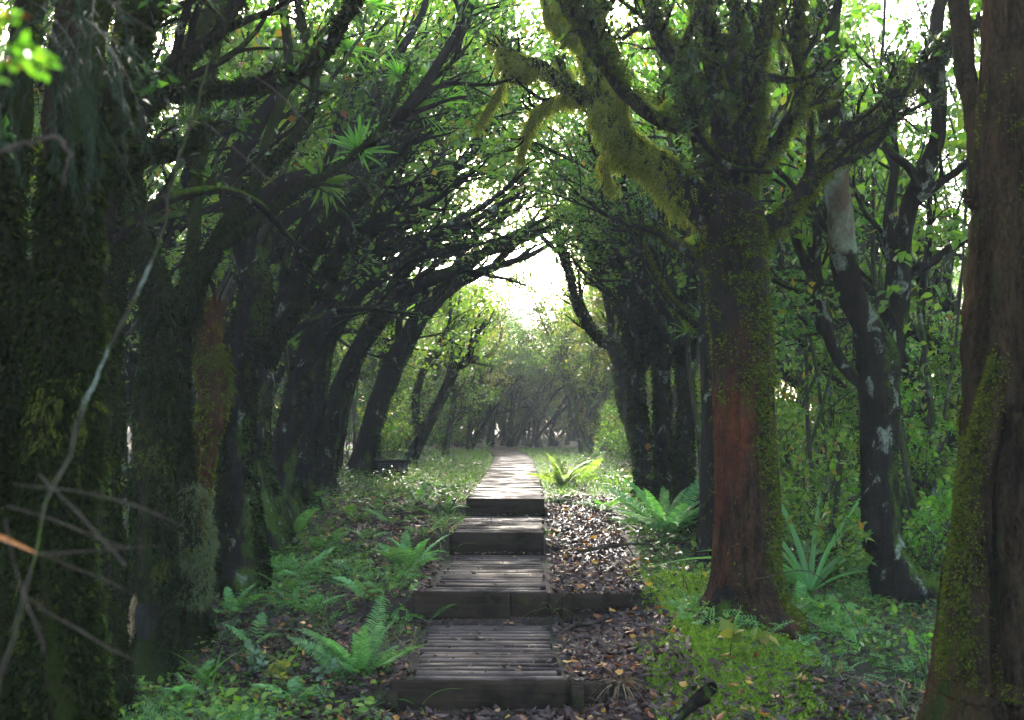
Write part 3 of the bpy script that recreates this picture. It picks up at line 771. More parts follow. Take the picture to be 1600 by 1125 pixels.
# dark tree standing in the shadow between, bare forked boughs at the top
hero('dark_tree', 'nearly black slanting bough crossing in front of the furred trunk', 'tree', [
    [(140, 1050, 5.0, 60), (145, 800, 5.0, 50), (150, 600, 5.0, 44), (150, 450, 5.0, 40), (165, 340, 5.0, 36), (200, 250, 5.0, 32), (235, 160, 5.0, 28), (290, 90, 5.0, 24), (350, 40, 5.0, 22), (390, -30, 5.0, 18)],
    [(170, 310, 5.0, 22), (215, 245, 4.9, 20), (280, 235, 4.9, 14), (340, 200, 4.9, 9)],
    [(240, 150, 5.0, 18), (320, 140, 5.0, 16), (420, 130, 5.0, 14), (500, 80, 5.0, 12), (560, -20, 5.0, 10)]],
    'bark_dark', 'leaf_dark', lv=((6, .35), (4, .5)), trop=(.4, 0, .5), nleaf=4, lsize=.06, moss=[MD(n=4000, size=.035, mat='moss_dark')], flute=.06)

# hollow in the mossy trunk: a near-black lump paints the shade inside it
hw = [o for o in bpy.data.objects if o.get('label', '').startswith('moss-covered trunk with a torn')][0]
ho = np.array(hw.location)
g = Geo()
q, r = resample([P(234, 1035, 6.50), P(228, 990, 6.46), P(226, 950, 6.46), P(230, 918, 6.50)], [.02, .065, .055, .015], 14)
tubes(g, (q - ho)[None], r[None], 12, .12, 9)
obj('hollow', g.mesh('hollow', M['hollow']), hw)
g = Geo()
for dx_, w_, sd_ in ((0, 1, 4), (7, .5, 6), (-6, .6, 8)):
    q, r = resample([P(198 + dx_, 1030 - w_ * 8, 6.49), P(205 + dx_, 995, 6.45), P(210 + dx_ * .5, 960, 6.45), P(214, 932, 6.47), P(222, 908, 6.50)], [.02, .034, .040, .030, .008], 30)
    tubes(g, (q - ho)[None], r[None] * w_, 12, .10, sd_)
tag(obj('torn_wood', g.mesh('torn_wood', M['wood_pale']), hw), label='pale torn wood at the edge of the hollow')

# rotten stump
st = thing('tree_stump', 'broken rotten red-brown stump with a splintered top and a beard of green moss', 'tree stump')
q, r = stem([(300, 860, 7.4, 36), (318, 700, 7.4, 36), (330, 650, 7.4, 46), (334, 600, 7.4, 44), (322, 550, 7.4, 48), (326, 505, 7.4, 40), (334, 480, 7.4, 30)], 30)
b0 = q[0].copy(); foot = b0.copy(); foot[2] = gz(b0[0], b0[1]) - .1
q = np.vstack([foot, q]); r = np.concatenate([[r[0] * 1.2], r]); q, r = resample(q, r, 50)
b0 = q[0].copy(); b0[2] += .1; st.location = [float(c) for c in b0]
g = Geo(); tubes(g, (q - b0)[None], r[None], 26, .16, 21)
obj('trunk', g.mesh('stump_wood', M['wood_rot']), st)
g = Geo()
n = 46
top = q[-1] - b0; an = rng.uniform(0, 2 * PI, n)
pp = top + np.stack([np.cos(an) * .075, np.sin(an) * .075, rng.uniform(-.2, -.02, n)], 1)
leaves(g, pp, np.stack([np.cos(an) * .25, np.sin(an) * .25, np.ones(n)], 1), np.stack([np.cos(an), np.sin(an), np.zeros(n)], 1), rng.uniform(.06, .2, n), KITE, .14)
obj('splinters', g.mesh('splinters', M['wood_rot']), st)
g = Geo()
moss_on(g, (q - b0)[None], r[None], 700, .07, 1.0, FEATH, .8, (1, -.3, 0), .2, .42, .66, 1.2, .05)
moss_on(g, (q - b0)[None], r[None], 2500, .03, .3, KITE, .5, (-1, -.3, 0), .1, .5, .97, 1.0, .01)
moss_on(g, (q - b0)[None], r[None], 4000, .035, .8, KITE, .5, None, 0, 0, .42, .6, .01)
obj('moss', g.mesh('stump_moss', M['moss']), st)

# pale diagonal sapling stick near the camera
def bare_stick(name, label, cat, ctrl, mat, n=30, wb=.004, twigs=0, group=None, flute=.03):
    t = thing(name, label, cat, group=group)
    q, r = stem(ctrl, n, wb)
    t.location = [float(c) for c in q[0]]
    q = q - q[0]
    g = Geo(); tubes(g, q[None], r[None], 9, flute, 3)
    if twigs:
        B, R = spawn(q[None], r[None], twigs, .1, .25, (25, 70), 7, .15, (0, 0, .3), .8)
        tubes(g, B, R, 4)
    obj('stem', g.mesh(name, M[mat]), t)
    return t

bare_stick('pale_sapling', 'thin leaning sapling blotched with pale lichen crossing the mossy trunks from the lower corner', 'sapling',
           [(-30, 1180, 2.35, 12.8), (0, 1065, 2.35, 7.6), (30, 960, 2.4, 9.6), (52, 875, 2.4, 5.4), (70, 790, 2.45, 6.6), (105, 720, 2.5, 8.0), (130, 640, 2.55, 8.8), (160, 570, 2.6, 4.9), (195, 500, 2.65, 7.2), (225, 440, 2.7, 6.4), (250, 370, 2.75, 4.9), (270, 280, 2.8, 4.8), (305, 180, 2.9, 4.0), (325, 100, 3, 3.2)], 'bark_pale', 90, .004, 0, flute=.14)
bare_stick('bare_branch', 'bent tan twig hooking downward across the dark mossy trunk', 'branch',
           [(-20, 245, 1.7, 8), (30, 228, 1.7, 8), (70, 214, 1.7, 7), (95, 216, 1.7, 7), (106, 240, 1.7, 5), (100, 285, 1.7, 3)], 'stalk')
stalks = [([(20, 757, 1.55, 2.0), (120, 768, 1.6, 2.5), (210, 790, 1.65, 2.5), (290, 822, 1.7, 1.5)], 'long thin dry stalk lying almost level, topmost of the crossing stalks'),
          ([(62, 742, 1.5, 3.0), (120, 800, 1.5, 3.0), (165, 850, 1.5, 3.5), (196, 884, 1.5, 3.0)], 'dry stalk with a blunt end slanting down across the others'),
          ([(10, 790, 1.6, 2.0), (80, 812, 1.6, 2.5), (150, 840, 1.65, 2.5), (200, 857, 1.7, 1.5)], 'dry stalk running parallel below the topmost stalk'),
          ([(50, 866, 1.5, 2.0), (130, 862, 1.5, 2.5), (200, 856, 1.5, 2.0), (256, 853, 1.5, 1.0)], 'bluish-grey straight stalk lying level across the crossing stalks'),
          ([(60, 862, 1.5, 2.0), (110, 885, 1.6, 2.0), (160, 905, 1.65, 2.0), (205, 925, 1.7, 1.0)], 'faint brown stalk slanting gently under the bluish stalk'),
          ([(20, 915, 1.5, 2.0), (80, 960, 1.6, 2.5), (150, 1000, 1.65, 2.5), (215, 1035, 1.7, 1.5)], 'lowest long brown stalk of the crossing stalks'),
          ([(8, 810, 1.45, 2.0), (22, 880, 1.45, 2.0), (40, 940, 1.45, 2.5), (70, 1020, 1.45, 2.0)], 'bowed upright stalk at the very edge of the picture'),
          ([(140, -20, 1.9, 1.5), (190, 15, 1.9, 1.5), (250, 55, 1.9, 1.5)], 'thin silver strand crossing the top of the dark trunk'),
          ([(320, 190, 3.0, 2.0), (400, 262, 3.0, 2.0), (430, 290, 3.0, 1.5)], 'short grey strand hanging slantwise among the dark boughs'),
          ([(360, 95, 3.2, 2.0), (440, 150, 3.2, 2.0), (505, 220, 3.2, 1.5)], 'long grey strand slanting through the upper dark boughs'),
          ([(1180, 905, 5.6, 1.5), (1262, 892, 5.6, 2.0), (1310, 935, 5.7, 2.0), (1345, 990, 5.7, 2.0), (1358, 1030, 5.7, 1.5)], 'brown wiry stem arching over the dark plants between the trunks'),
          ([(1262, 970, 5.5, 1.5), (1300, 990, 5.5, 1.5), (1345, 1020, 5.5, 1.0)], 'short fallen stick beneath the arching wiry stem')]
for c_, lab in stalks:
    bare_stick('dry_stalk', lab, 'stalk', c_, 'stalk', 16, .001, group=None)
# orange dead blade
t = thing('dead_leaf_blade', 'single orange dead leaf blade poking in at the picture edge', 'leaf', P(-20, 832, 1.5))
g = Geo(); leaves(g, np.zeros((1, 3)), P(58, 862, 1.52)[None] - P(-20, 832, 1.5), np.array([[0, -.6, 1.]]), np.array([.082]), strip(8, .1, .04), .13)
obj('blade', g.mesh('dead_blade', M['litter_orange']), t)

# ------------------------------------------------------------------ forest copies
def variant(kind, seed):
    """build one tree at the origin and return its parts' meshes"""
    global rng
    keep = rng; rng = np.random.default_rng(seed)
    W, L, Mo = Geo(), Geo(), Geo()
    if kind == 'arch':
        n = int(rng.integers(3, 5))
        d = np.stack([rng.uniform(-0.1, 0.3, n), rng.uniform(-0.35, 0.35, n), np.ones(n)], 1)
        p0 = np.stack([rng.uniform(-.15, .15, n), rng.uniform(-.2, .2, n), np.full(n, -.15)], 1)
        A, R = walk(p0, d, rng.uniform(7.0, 9.0, n), rng.uniform(.09, .14, n), 0.018, 22, 0.085, (0.7, 0, 0.35), 1.5)
        R[:, 0] *= 1.7; R[:, 1] *= 1.25
        tubes(W, A, R, 9, 0.08, seed)
        B1, R1 = spawn(A, R, 9, 0.38, 0.40, (15, 45), 14, 0.13, (0.5, 0, 0.75), 1.7, rend=.3)
        B2, R2 = spawn(B1, R1, 5, 0.2, 0.55, (18, 50), 9, 0.15, (0.6, 0, 0.5), 1.4, rend=.35)
        B3, R3 = spawn(B2, R2, 4, 0.25, 0.5, (20, 60), 6, 0.16, (0.2, 0, 0.5), 1.0, rend=.4)
        tubes(W, B1, R1, 6); tubes(W, B2, R2, 4); tubes(W, B3, R3, 3)
        twig_leaves(L, B3, 18, 0.085, KITE, 0.65, jit=0.08)
        moss_on(Mo, A, R, 5000, 0.045, 0.7, tmax=.6, clump=.7)
        return W, L, Mo, 'bark_dark', 'leaf_mid', 'moss_dark'
    if kind == 'high':
        A, R = walk(np.array([[0, 0, -.2]]), np.array([[.05, 0, 1.]]), np.array([8.5]), np.array([.14]), .02, 22, .05, (0, 0, 1), 1.2)
        tubes(W, A, R, 9, .08, seed)
        B1, R1 = spawn(A, R, 26, 0.62, 0.42, (50, 85), 12, 0.12, (0, 0, 0.25), 1.0)
        B2, R2 = spawn(B1, R1, 6, 0.2, 0.5, (20, 55), 8, 0.12, (0, 0, 0.3), 1.0)
        B3, R3 = spawn(B2, R2, 4, 0.2, 0.5, (20, 60), 5, 0.14, (0, 0, 0.3), 1.0)
        tubes(W, B1, R1, 6); tubes(W, B2, R2, 4); tubes(W, B3, R3, 3)
        twig_leaves(L, B3, 22, 0.11, KITE, 0.7, jit=0.14)
        return W, L, Mo, 'bark_dark', 'leaf_mid', 'moss_dark'
    if kind == 'upright':
        n = int(rng.integers(1, 4))
        d = np.stack([rng.uniform(-0.2, 0.2, n), rng.uniform(-0.2, 0.2, n), np.ones(n)], 1)
        p0 = np.stack([rng.uniform(-.2, .2, n), rng.uniform(-.2, .2, n), np.full(n, -.2)], 1)
        A, R = walk(p0, d, rng.uniform(6.5, 8.5, n), rng.uniform(.09, .15, n), 0.02, 22, 0.07, (0, 0, 1), 1.2)
        R[:, 0] *= 1.6; R[:, 1] *= 1.2
        tubes(W, A, R, 9, 0.08, seed)
        B1, R1 = spawn(A, R, 20, 0.22, 0.34, (25, 70), 12, 0.14, (0, 0, 0.8), 1.4)
        B2, R2 = spawn(B1, R1, 5, 0.2, 0.55, (20, 55), 8, 0.15, (0, 0, 0.6), 1.2)
        B3, R3 = spawn(B2, R2, 4, 0.2, 0.5, (20, 60), 5, 0.16, (0, 0, 0.3), 1.0)
        tubes(W, B1, R1, 6); tubes(W, B2, R2, 4); tubes(W, B3, R3, 3)
        twig_leaves(L, B3, 13, 0.10, KITE, 0.65, jit=0.10)
        moss_on(Mo, A, R, 5000, 0.05, 0.7, tmax=.7, clump=.7)
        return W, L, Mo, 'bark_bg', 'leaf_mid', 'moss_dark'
    if kind == 'shrub':
        n = int(rng.integers(5, 9))
        d = np.stack([rng.normal(0, 0.45, n), rng.normal(0, 0.45, n), np.ones(n)], 1)
        p0 = np.stack([rng.uniform(-.3, .3, n), rng.uniform(-.3, .3, n), np.full(n, -.1)], 1)
        A, R = walk(p0, d, rng.uniform(1.3, 2.9, n), rng.uniform(.012, .022, n), 0.005, 12, 0.1, (0, 0, 1), 0.8)
        B1, R1 = spawn(A, R, 8, 0.12, 0.36, (25, 75), 7, 0.14, (0, 0, 0.7), 1.0)
        B2, R2 = spawn(B1, R1, 5, 0.2, 0.5, (25, 60), 5, 0.15, (0, 0, 0.3), 1.0)
        tubes(W, A, R, 6); tubes(W, B1, R1, 4); tubes(W, B2, R2, 3)
        twig_leaves(L, B2, 7, 0.085, OVAL, 0.75, jit=0.04, lift=0.1)
        return W, L, Mo, 'twig', 'leaf_light', 'moss'
    if kind == 'thin':       # bare thin stems, few leaves
        n = int(rng.integers(2, 5))
        d = np.stack([rng.normal(0, 0.12, n), rng.normal(0, 0.12, n), np.ones(n)], 1)
        p0 = np.stack([rng.uniform(-.3, .3, n), rng.uniform(-.3, .3, n), np.full(n, -.1)], 1)
        A, R = walk(p0, d, rng.uniform(3.5, 6.5, n), rng.uniform(.018, .04, n), 0.008, 16, 0.06, (0, 0, 1), 0.6)
        B1, R1 = spawn(A, R, 7, 0.35, 0.25, (20, 60), 8, 0.14, (0, 0, 0.7), 1.0)
        B2, R2 = spawn(B1, R1, 4, 0.2, 0.5, (25, 60), 5, 0.15, (0, 0, 0.3), 1.0)
        tubes(W, A, R, 7); tubes(W, B1, R1, 4); tubes(W, B2, R2, 3)
        twig_leaves(L, B2, 6, 0.10, OVAL, 0.7, jit=0.04)
        return W, L, Mo, 'bark_bg', 'leaf_light', 'moss'


VAR = {}
def get_variant(kind, k):
    if (kind, k) not in VAR:
        W, L, Mo, bw, bl, bm = variant(kind, 100 + k * 7 + len(kind))
        VAR[(kind, k)] = (W.mesh(kind + '_wood', M[bw]), L.mesh(kind + '_leaf', M[bl]), Mo.mesh(kind + '_moss', M[bm]) if Mo.n else None, {})
    return VAR[(kind, k)]


def put(kind, k, x, y, rz, s, name, label, cat='tree', group=None, leaf=None, dz=-0.02):
    w, l, mo, alt = get_variant(kind, k)
    if leaf:
        if leaf not in alt:
            l2 = l.copy(); l2.materials.clear(); l2.materials.append(M[leaf]); alt[leaf] = l2
        l = alt[leaf]
    t = thing(name, label, cat, G3(x, y, dz), rz, group, s)
    shrub = kind == 'shrub'
    obj('stems' if shrub and False else 'trunk' if not shrub else 'stem', w, t)
    obj('foliage' if shrub else 'crown', l, t)
    if mo: obj('moss', mo, t)
    return t

# ------------------------------------------------------------------ forest behind
far_group = 'hazy trees closing in behind the path'
arch_l = [(-4.9, 12.6, 'leaning tree with a fan of black boughs rising behind the furred trunk'),
          (-6.9, 10.4, 'half-hidden leaning tree deep in the shade behind the mossy trunks'),
          (-6.9, 15.8, 'leaning tree with thin crossing boughs behind the lichen-blotched tree'),
          (-5.0, 18.9, 'slender leaning tree rising just behind the bold arching tree'),
          (-5.6, 19.5, 'leaning tree in leaf far behind the furred trunk'),
          (-3.4, 22.5, 'misty leaning tree beyond the wooden box, boughs touching the path gap'),
          (-4.6, 25.5, 'misty leaning tree behind the low crooked tree'),
          (-3.0, 28.5, 'pale misty leaning tree where the boardwalk bends'),
          (-6.8, 14.2, 'shaded leaning tree behind the drooping rosette leaves'), (-7.5, 18, 'leaning tree seen in slivers between dark trunks')]
for i, (x, y, lab) in enumerate(arch_l):
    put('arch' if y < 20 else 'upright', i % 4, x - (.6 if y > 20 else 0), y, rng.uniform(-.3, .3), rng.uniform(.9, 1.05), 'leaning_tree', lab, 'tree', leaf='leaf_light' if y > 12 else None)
arch_r = [(6.8, 19.4, 'tree leaning in over the pale fern clump'), (7.8, 15.4, 'tree with a net of fine boughs behind the mossy clump'),
          (3.1, 23.5, 'misty tree leaning in beyond the pale fern clump'), (4.6, 26.5, 'misty tree standing behind the tree that leans in past the fern'),
          (2.9, 30.0, 'faint pale tree bordering the bright gap'), (5.2, 12.0, 'tree with twiggy boughs framed between the red and the forked trunk'),
          (6.2, 19.5, 'tree with a web of thin twigs deep behind the straight spotted trunk'), (6.8, 16.0, 'twiggy tree behind the forked tree'),
          (8.2, 13.0, 'twiggy tree glimpsed beside the old trunk')]
for i, (x, y, lab) in enumerate(arch_r):
    put('arch' if y < 21 else 'upright', (i + 1) % 4, x + (.8 if y > 21 else 0), y, PI + rng.uniform(-.35, .35), rng.uniform(.85, 1.0), 'leaning_tree', lab, 'tree', leaf='leaf_light' if y > 14 else 'leaf_mid')

# far closing stand beyond the bend
for i, (x, y, s) in enumerate([(-1.7, 33, .62), (-.7, 35, .55), (.1, 36.5, .52), (.9, 35, .5), (1.8, 34, .58), (-2.8, 34, .75), (2.9, 36, .68), (-1.2, 38, .6), (.5, 39, .55), (1.5, 38.5, .52), (-.2, 34.2, .5), (2.4, 38, .6), (-2.1, 36.4, .66)]):
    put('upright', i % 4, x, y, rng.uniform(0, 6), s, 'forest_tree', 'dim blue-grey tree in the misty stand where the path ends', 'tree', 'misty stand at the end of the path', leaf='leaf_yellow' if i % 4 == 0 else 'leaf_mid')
k = 0
for y in np.arange(9, 62, 3.4):
    for side in (-1, 1):
        for x in np.arange(6.5 if y < 30 else 4.2, 24 + y * .2, 3.2):
            xx = side * (x + rng.uniform(-1.2, 1.2)); yy = y + rng.uniform(-1.4, 1.4)
            if abs(xx) / yy > .66 or (side > 0 and yy < 27 and rng.uniform() < .75): continue
            put('upright', k % 4, xx, yy, rng.uniform(0, 6.2), rng.uniform(.8, 1.1), 'forest_tree',
                'high-crowned tree added to shade the path and foreground', 'tree', 'forest trees behind the front rows', leaf=['leaf_mid', 'leaf_light', 'leaf_light'][k % 3] if side > 0 else ['leaf_mid', 'leaf_light'][k % 2])
            k += 1
print('uprights', k)
# trees added around the viewer and along the path to shade the ground
def shade(x, y, s=1.):
    global k
    put('high', k % 2, x, y, rng.uniform(0, 6), s, 'forest_tree', 'high-crowned tree added to shade the path and foreground', 'tree', 'forest trees behind the front rows', leaf='leaf_light' if y > 14 else 'leaf_mid'); k += 1
for x, y in [(-4.5, 0.5), (4.5, -0.5), (-2.5, -3), (3, -4), (0, -7), (-7, -2), (7.5, -1), (-6.2, 4.5), (6.8, 3.6), (-5.6, 7.4), (-8, 7.4), (6.6, 8.2), (-7, 11), (8.5, 6), (2.8, -1.5), (-2.4, -5.5), (2.6, -6), (0, -10), (5, -6), (-5, -6), (-3.6, 2.4), (3.8, 2.2), (0.2, -3.5), (-4.2, 19.5), (4.0, 16.8), (4.4, 20.4), (-3.1, 17.4), (-2.9, 21.2)]:
    shade(x, y)
for x, y in [(-3.1, 27.5), (4.7, 23.5), (4.9, 27), (5.0, 30.5), (5.0, 34), (7.4, 25.5), (7.6, 29.5)]:
    shade(x, y, 1.05)
for i in range(52):
    x = (-9 + i * .55 if i < 34 else -9 + (i - 34) * 1.1) + rng.uniform(-.3, .3); y = (41 if i < 34 else 50) + (i * 7 % 5) * 1.3
    put('shrub', i % 4, x, y, rng.uniform(0, 6), rng.uniform(1.5, 1.9), 'leafy_shrub', 'dim leafy thicket bush behind the misty stand', 'shrub', 'thicket behind the misty stand', leaf='leaf_dark')
for i, (x, y, s_) in enumerate([(-2.2, 31.5, .6), (-1.3, 32.2, .55), (-.4, 33, .55), (.3, 32.6, .5), (1.0, 33.4, .5), (1.7, 32.4, .55), (2.3, 33.4, .62), (-3.3, 33, .7), (-.8, 34, .56), (.7, 34.5, .5), (-1.8, 35, .62), (1.5, 35.5, .52)]):
    put('arch', i % 4, x - 1., y, rng.uniform(-.5, .5), s_, 'forest_tree', 'dim blue-grey tree in the misty stand where the path ends', 'tree', 'misty stand at the end of the path', leaf='leaf_mid')
for i in range(26):
    x = -13 + i * 1.05; y = 46 + (i * 3 % 4) * 1.2
    gap_ = abs(x - 1.4) < 1.5
    put('upright', i % 4, x, y, rng.uniform(0, 6), .62 if gap_ else 1.0, 'forest_tree', 'dim blue-grey tree in the misty stand where the path ends', 'tree', 'misty stand at the end of the path', leaf='leaf_mid')
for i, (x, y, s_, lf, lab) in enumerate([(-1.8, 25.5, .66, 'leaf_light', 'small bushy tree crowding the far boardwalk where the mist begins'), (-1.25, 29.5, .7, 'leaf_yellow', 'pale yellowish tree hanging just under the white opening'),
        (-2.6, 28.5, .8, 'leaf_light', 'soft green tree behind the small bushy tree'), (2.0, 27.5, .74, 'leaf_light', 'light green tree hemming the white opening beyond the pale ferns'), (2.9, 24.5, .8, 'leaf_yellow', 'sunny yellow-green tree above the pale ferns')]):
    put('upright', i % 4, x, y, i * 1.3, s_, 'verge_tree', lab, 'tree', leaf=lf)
# thin bare stems right
thin = [(3.9, 9.6), (4.5, 10.6), (3.3, 10.8), (4.9, 8.6), (5.4, 9.8), (2.6, 10.4), (6.2, 11.2), (4.1, 12.4), (3.1, 12.8), (5.6, 13.4), (2.35, 11.4)]
for i, (x, y) in enumerate(thin):
    put('thin', i % 3, x, y, rng.uniform(0, 6), rng.uniform(.8, 1.1), 'thin_sapling', 'spindly grey-stemmed sapling with sparse bright leaves between the big trunks', 'sapling', 'spindly saplings between the forked tree and the old trunk')
for i, (x, y) in enumerate([(-3.1, 15), (-5, 8.6), (-3.9, 9.3), (-5.8, 11.5), (-4.4, 17.2), (-3.3, 20.6)]):
    put('thin', i % 3, x, y, rng.uniform(0, 6), rng.uniform(.7, 1.), 'thin_sapling', 'spindly sapling lost among the black leaning trunks', 'sapling', 'spindly saplings among the leaning trees')
# leafy shrubs
sh_r = [(2.7, 9.4, .75), (3.6, 9.2, .7), (4.6, 9.5, .85), (5.6, 10.2, .9), (3.2, 11.4, .9), (4.4, 11.5, .9), (6.3, 11.8, 1), (5.2, 12.6, 1), (3.9, 13.6, 1), (6.6, 14.4, 1.1), (5.0, 15.5, 1.1), (7.6, 13.2, 1.1), (3.6, 17.5, .8), (4.6, 18.6, 1.1), (8.5, 16, 1.2), (6.4, 18, 1.2)]
for i, (x, y, s) in enumerate(sh_r):
    put('shrub', i % 4, x, y, rng.uniform(0, 6), s, 'leafy_shrub', 'bright green leafy shrub filling the gap between the red-brown trunk and the old trunk', 'shrub', 'leafy shrubs behind the forked tree', leaf='leaf_bright' if i % 2 else 'leaf_light')
sh_l = [(-2.7, 20.5, .75), (-2.6, 23, .9), (-2.9, 25.5, 1.05), (-3.6, 22, 1.0), (-3.9, 17.5, .6), (-4.8, 15, .8), (-5.6, 12, .8), (-3.1, 27.5, 1.1), (-6.3, 9.5, .9), (-4.2, 20, 1.), (-2.3, 30, .9)]
for i, (x, y, s) in enumerate(sh_l):
    put('shrub', i % 4, x, y, rng.uniform(0, 6), s, 'leafy_shrub', 'soft green leafy shrub at the grassy verge under the leaning trees', 'shrub', 'leafy shrubs under the leaning trees', leaf='leaf_mid' if i % 2 else 'leaf_light')
for i, (x, y, s) in enumerate([(2.6, 21, .6), (2.7, 25, .8), (3.0, 28, .9), (2.4, 31.5, .8), (-1.9, 32.5, .6)]):
    put('shrub', i % 4, x, y, rng.uniform(0, 6), s, 'leafy_shrub', 'pale sunlit shrub edging the far boardwalk', 'shrub', 'sunlit shrubs edging the far boardwalk', leaf='leaf_yellow' if i % 2 else 'leaf_light')

# rosette-leaved tree: whorls of strap leaves
def rosette(n, L, w, seed, mat='leaf_bright'):
    g = Geo(); r2 = np.random.default_rng(seed)
    a = r2.uniform(0, 2 * PI, n); el = r2.uniform(-.1, 1.2, n)
    d = np.stack([np.cos(a) * np.cos(el), np.sin(a) * np.cos(el), np.sin(el)], 1)
    up = np.stack([-np.cos(a) * np.sin(el), -np.sin(a) * np.sin(el), np.cos(el)], 1)
    leaves(g, np.zeros((n, 3)), d, up, L * r2.uniform(.7, 1.1, n), strip(6, .5, .35 * w), w)
    return g
def rosette_tree(label, base, stems_, L, n=26, sc=1.):
    t = thing('rosette_tree', label, 'tree', base)
    b0 = np.array(base)
    g = Geo(); tips = []
    for st_ in stems_:
        q, r = stem(st_, 20, .01)
        if st_ is stems_[0]:
            q = np.vstack([[b0[0], b0[1], b0[2] - .1], q]); r = np.concatenate([[r[0] * 1.3], r]); q, r = resample(q, r, 30)
        tubes(g, (q - b0)[None], r[None], 7, .05, 2); tips.append((q[-1] - b0, nrm(q[-1] - q[-3])))
    obj('trunk', g.mesh('rosette_trunk', M['bark_bg']), t)
    for i, (p, d) in enumerate(tips):
        o = obj('rosette', rosette(n, L * (1 + .2 * math.sin(i * 2.1)), .115, i + 5).mesh('rosette', M['leaf_bright']), t, [float(c) for c in p])
        from mathutils import Vector
        o.rotation_mode = 'QUATERNION'; o.rotation_quaternion = Vector(d.tolist()).to_track_quat('Z', 'Y')
rosette_tree('slender tree ending in whorls of bright strap leaves under the crossing dark boughs', G3(-3.4, 10.0),
   [[(300, 700, 9.4, 16), (340, 500, 8.8, 14), (400, 380, 8.2, 12), (460, 300, 8.0, 10), (505, 282, 7.8, 8)],
    [(400, 380, 9.2, 10), (470, 200, 9, 9), (520, 120, 8.8, 8), (545, 80, 8.8, 7)], [(470, 200, 9, 8), (440, 110, 9, 7), (425, 50, 9, 6)],
    [(505, 282, 7.8, 7), (550, 255, 7.7, 6), (568, 238, 7.7, 5)], [(430, 340, 9, 6), (380, 230, 9, 6), (370, 150, 9, 5)], [(520, 120, 8.8, 6), (560, 60, 8.6, 5), (575, 10, 8.6, 5)]], .32, 34)
rosette_tree('tree with whorls of yellow-green strap leaves high over the path verge', G3(-3.0, 12.2),
   [[(420, 720, 12, 14), (500, 500, 11.6, 12), (570, 320, 9.6, 11), (620, 220, 8.6, 9), (645, 172, 8.4, 8)],
    [(620, 220, 8.6, 7), (655, 150, 8.4, 6), (668, 128, 8.4, 6)], [(570, 320, 9.6, 7), (600, 200, 8.6, 6), (625, 118, 8.4, 5)], [(620, 220, 8.6, 7), (680, 190, 8.4, 6), (690, 165, 8.4, 5)]], .34, 34)
rosette_tree('low tree with a whorl of strap leaves poking past the straight spotted trunk', G3(2.1, 10.9),
   [[(1095, 700, 10.9, 10), (1080, 600, 10.9, 8), (1075, 520, 10.9, 7)], [(1080, 600, 10.9, 6), (1090, 560, 10.9, 6), (1098, 500, 10.9, 5)]], .3, 16)
# ------------------------------------------------------------------ ferns and small plants
def frond_mesh(L, nP, W, seed, arch=.7, mat='fern', tipw=.06):
    """one fern frond along +x rising and arching, with paired toothed pinnae"""
    r2 = np.random.default_rng(seed)
    g = Geo()
    t = np.linspace(0, 1, 14)
    cx = L * (t * .92 - .10 * arch * t ** 2); cz = L * (.62 * t - .62 * arch * t ** 2)
    q = np.stack([cx, r2.normal(0, .003, 14).cumsum(), cz], 1)
    tubes(g, q[None], np.linspace(.004, .0012, 14)[None], 4)
    tp = np.linspace(.10, .99, nP)
    pos = np.stack([np.interp(tp, t, q[:, i]) for i in range(3)], 1)
    T = nrm(np.stack([np.interp(tp, t, np.gradient(q[:, i])) for i in range(3)], 1))
    ln = W * np.sin(np.clip(tp * 1.02 + .03, 0, 1) ** .75 * PI) ** .55 * (1 - .35 * tp) + .012
    for s in (-1, 1):
        side = np.array([0, s, 0.]) + T * .28 + r2.normal(0, .06, (nP, 3)) + np.array([0, 0, .12])
        nrm_ = nrm(np.cross(T, np.array([0, 1., 0])) * -1)
        nrm_[:, 2] = np.abs(nrm_[:, 2])
        tv = np.array([[0, 0, 0], [.5, .12, .03], [.36, .6, .02], [0, 1, -.16], [-.36, .6, .02], [-.5, .12, .03]])
        leaves(g, pos, side, nrm_ + r2.normal(0, .12, (nP, 3)), ln * r2.uniform(.88, 1.08, nP), (tv, OVAL[1]), L / nP / ln.mean() * .95)
    return g.mesh('frond', M[mat])

FR = {}
def fronds(mat, L, W, nP, arch):
    k = (mat, L, W, nP, arch)
    if k not in FR: FR[k] = [frond_mesh(L, nP, W, i * 3 + 1, arch * (.8 + .2 * i), mat) for i in range(3)]
    return FR[k]

def fern(x, y, n, L, label, mat='fern', W=None, nP=26, arch=.7, tilt=(-.1, .5), az=(0, 2 * PI), group=None, cat='fern', jit=.25):
    t = thing('fern', label, cat, G3(x, y, -.01), 0, group)
    ms = fronds(mat, L, W or L * .17, nP, arch)
    for i in range(n):
        o = obj('frond', ms[i % 3], t)
        a = az[0] + (az[1] - az[0]) * (i + .5) / n + rng.uniform(-jit, jit)
        s = rng.uniform(.5, 1.1)
        o.scale = (s, s * rng.uniform(.8, 1.1), s)
        o.rotation_euler = (rng.uniform(-.5, .5), -rng.uniform(*tilt), a)
        o.location = (.02 * math.cos(a), .02 * math.sin(a), 0)
    return t

def gp(px, py, dz=0.0):
    """ground point under a photo pixel (march the ray)"""
    for d in np.arange(3.0, 60, .02):
        p = P(px, py, d)
        if p[2] <= float(gz(p[0], p[1])) + dz: return p[0], p[1]
    return P(px, py, 60)[:2]

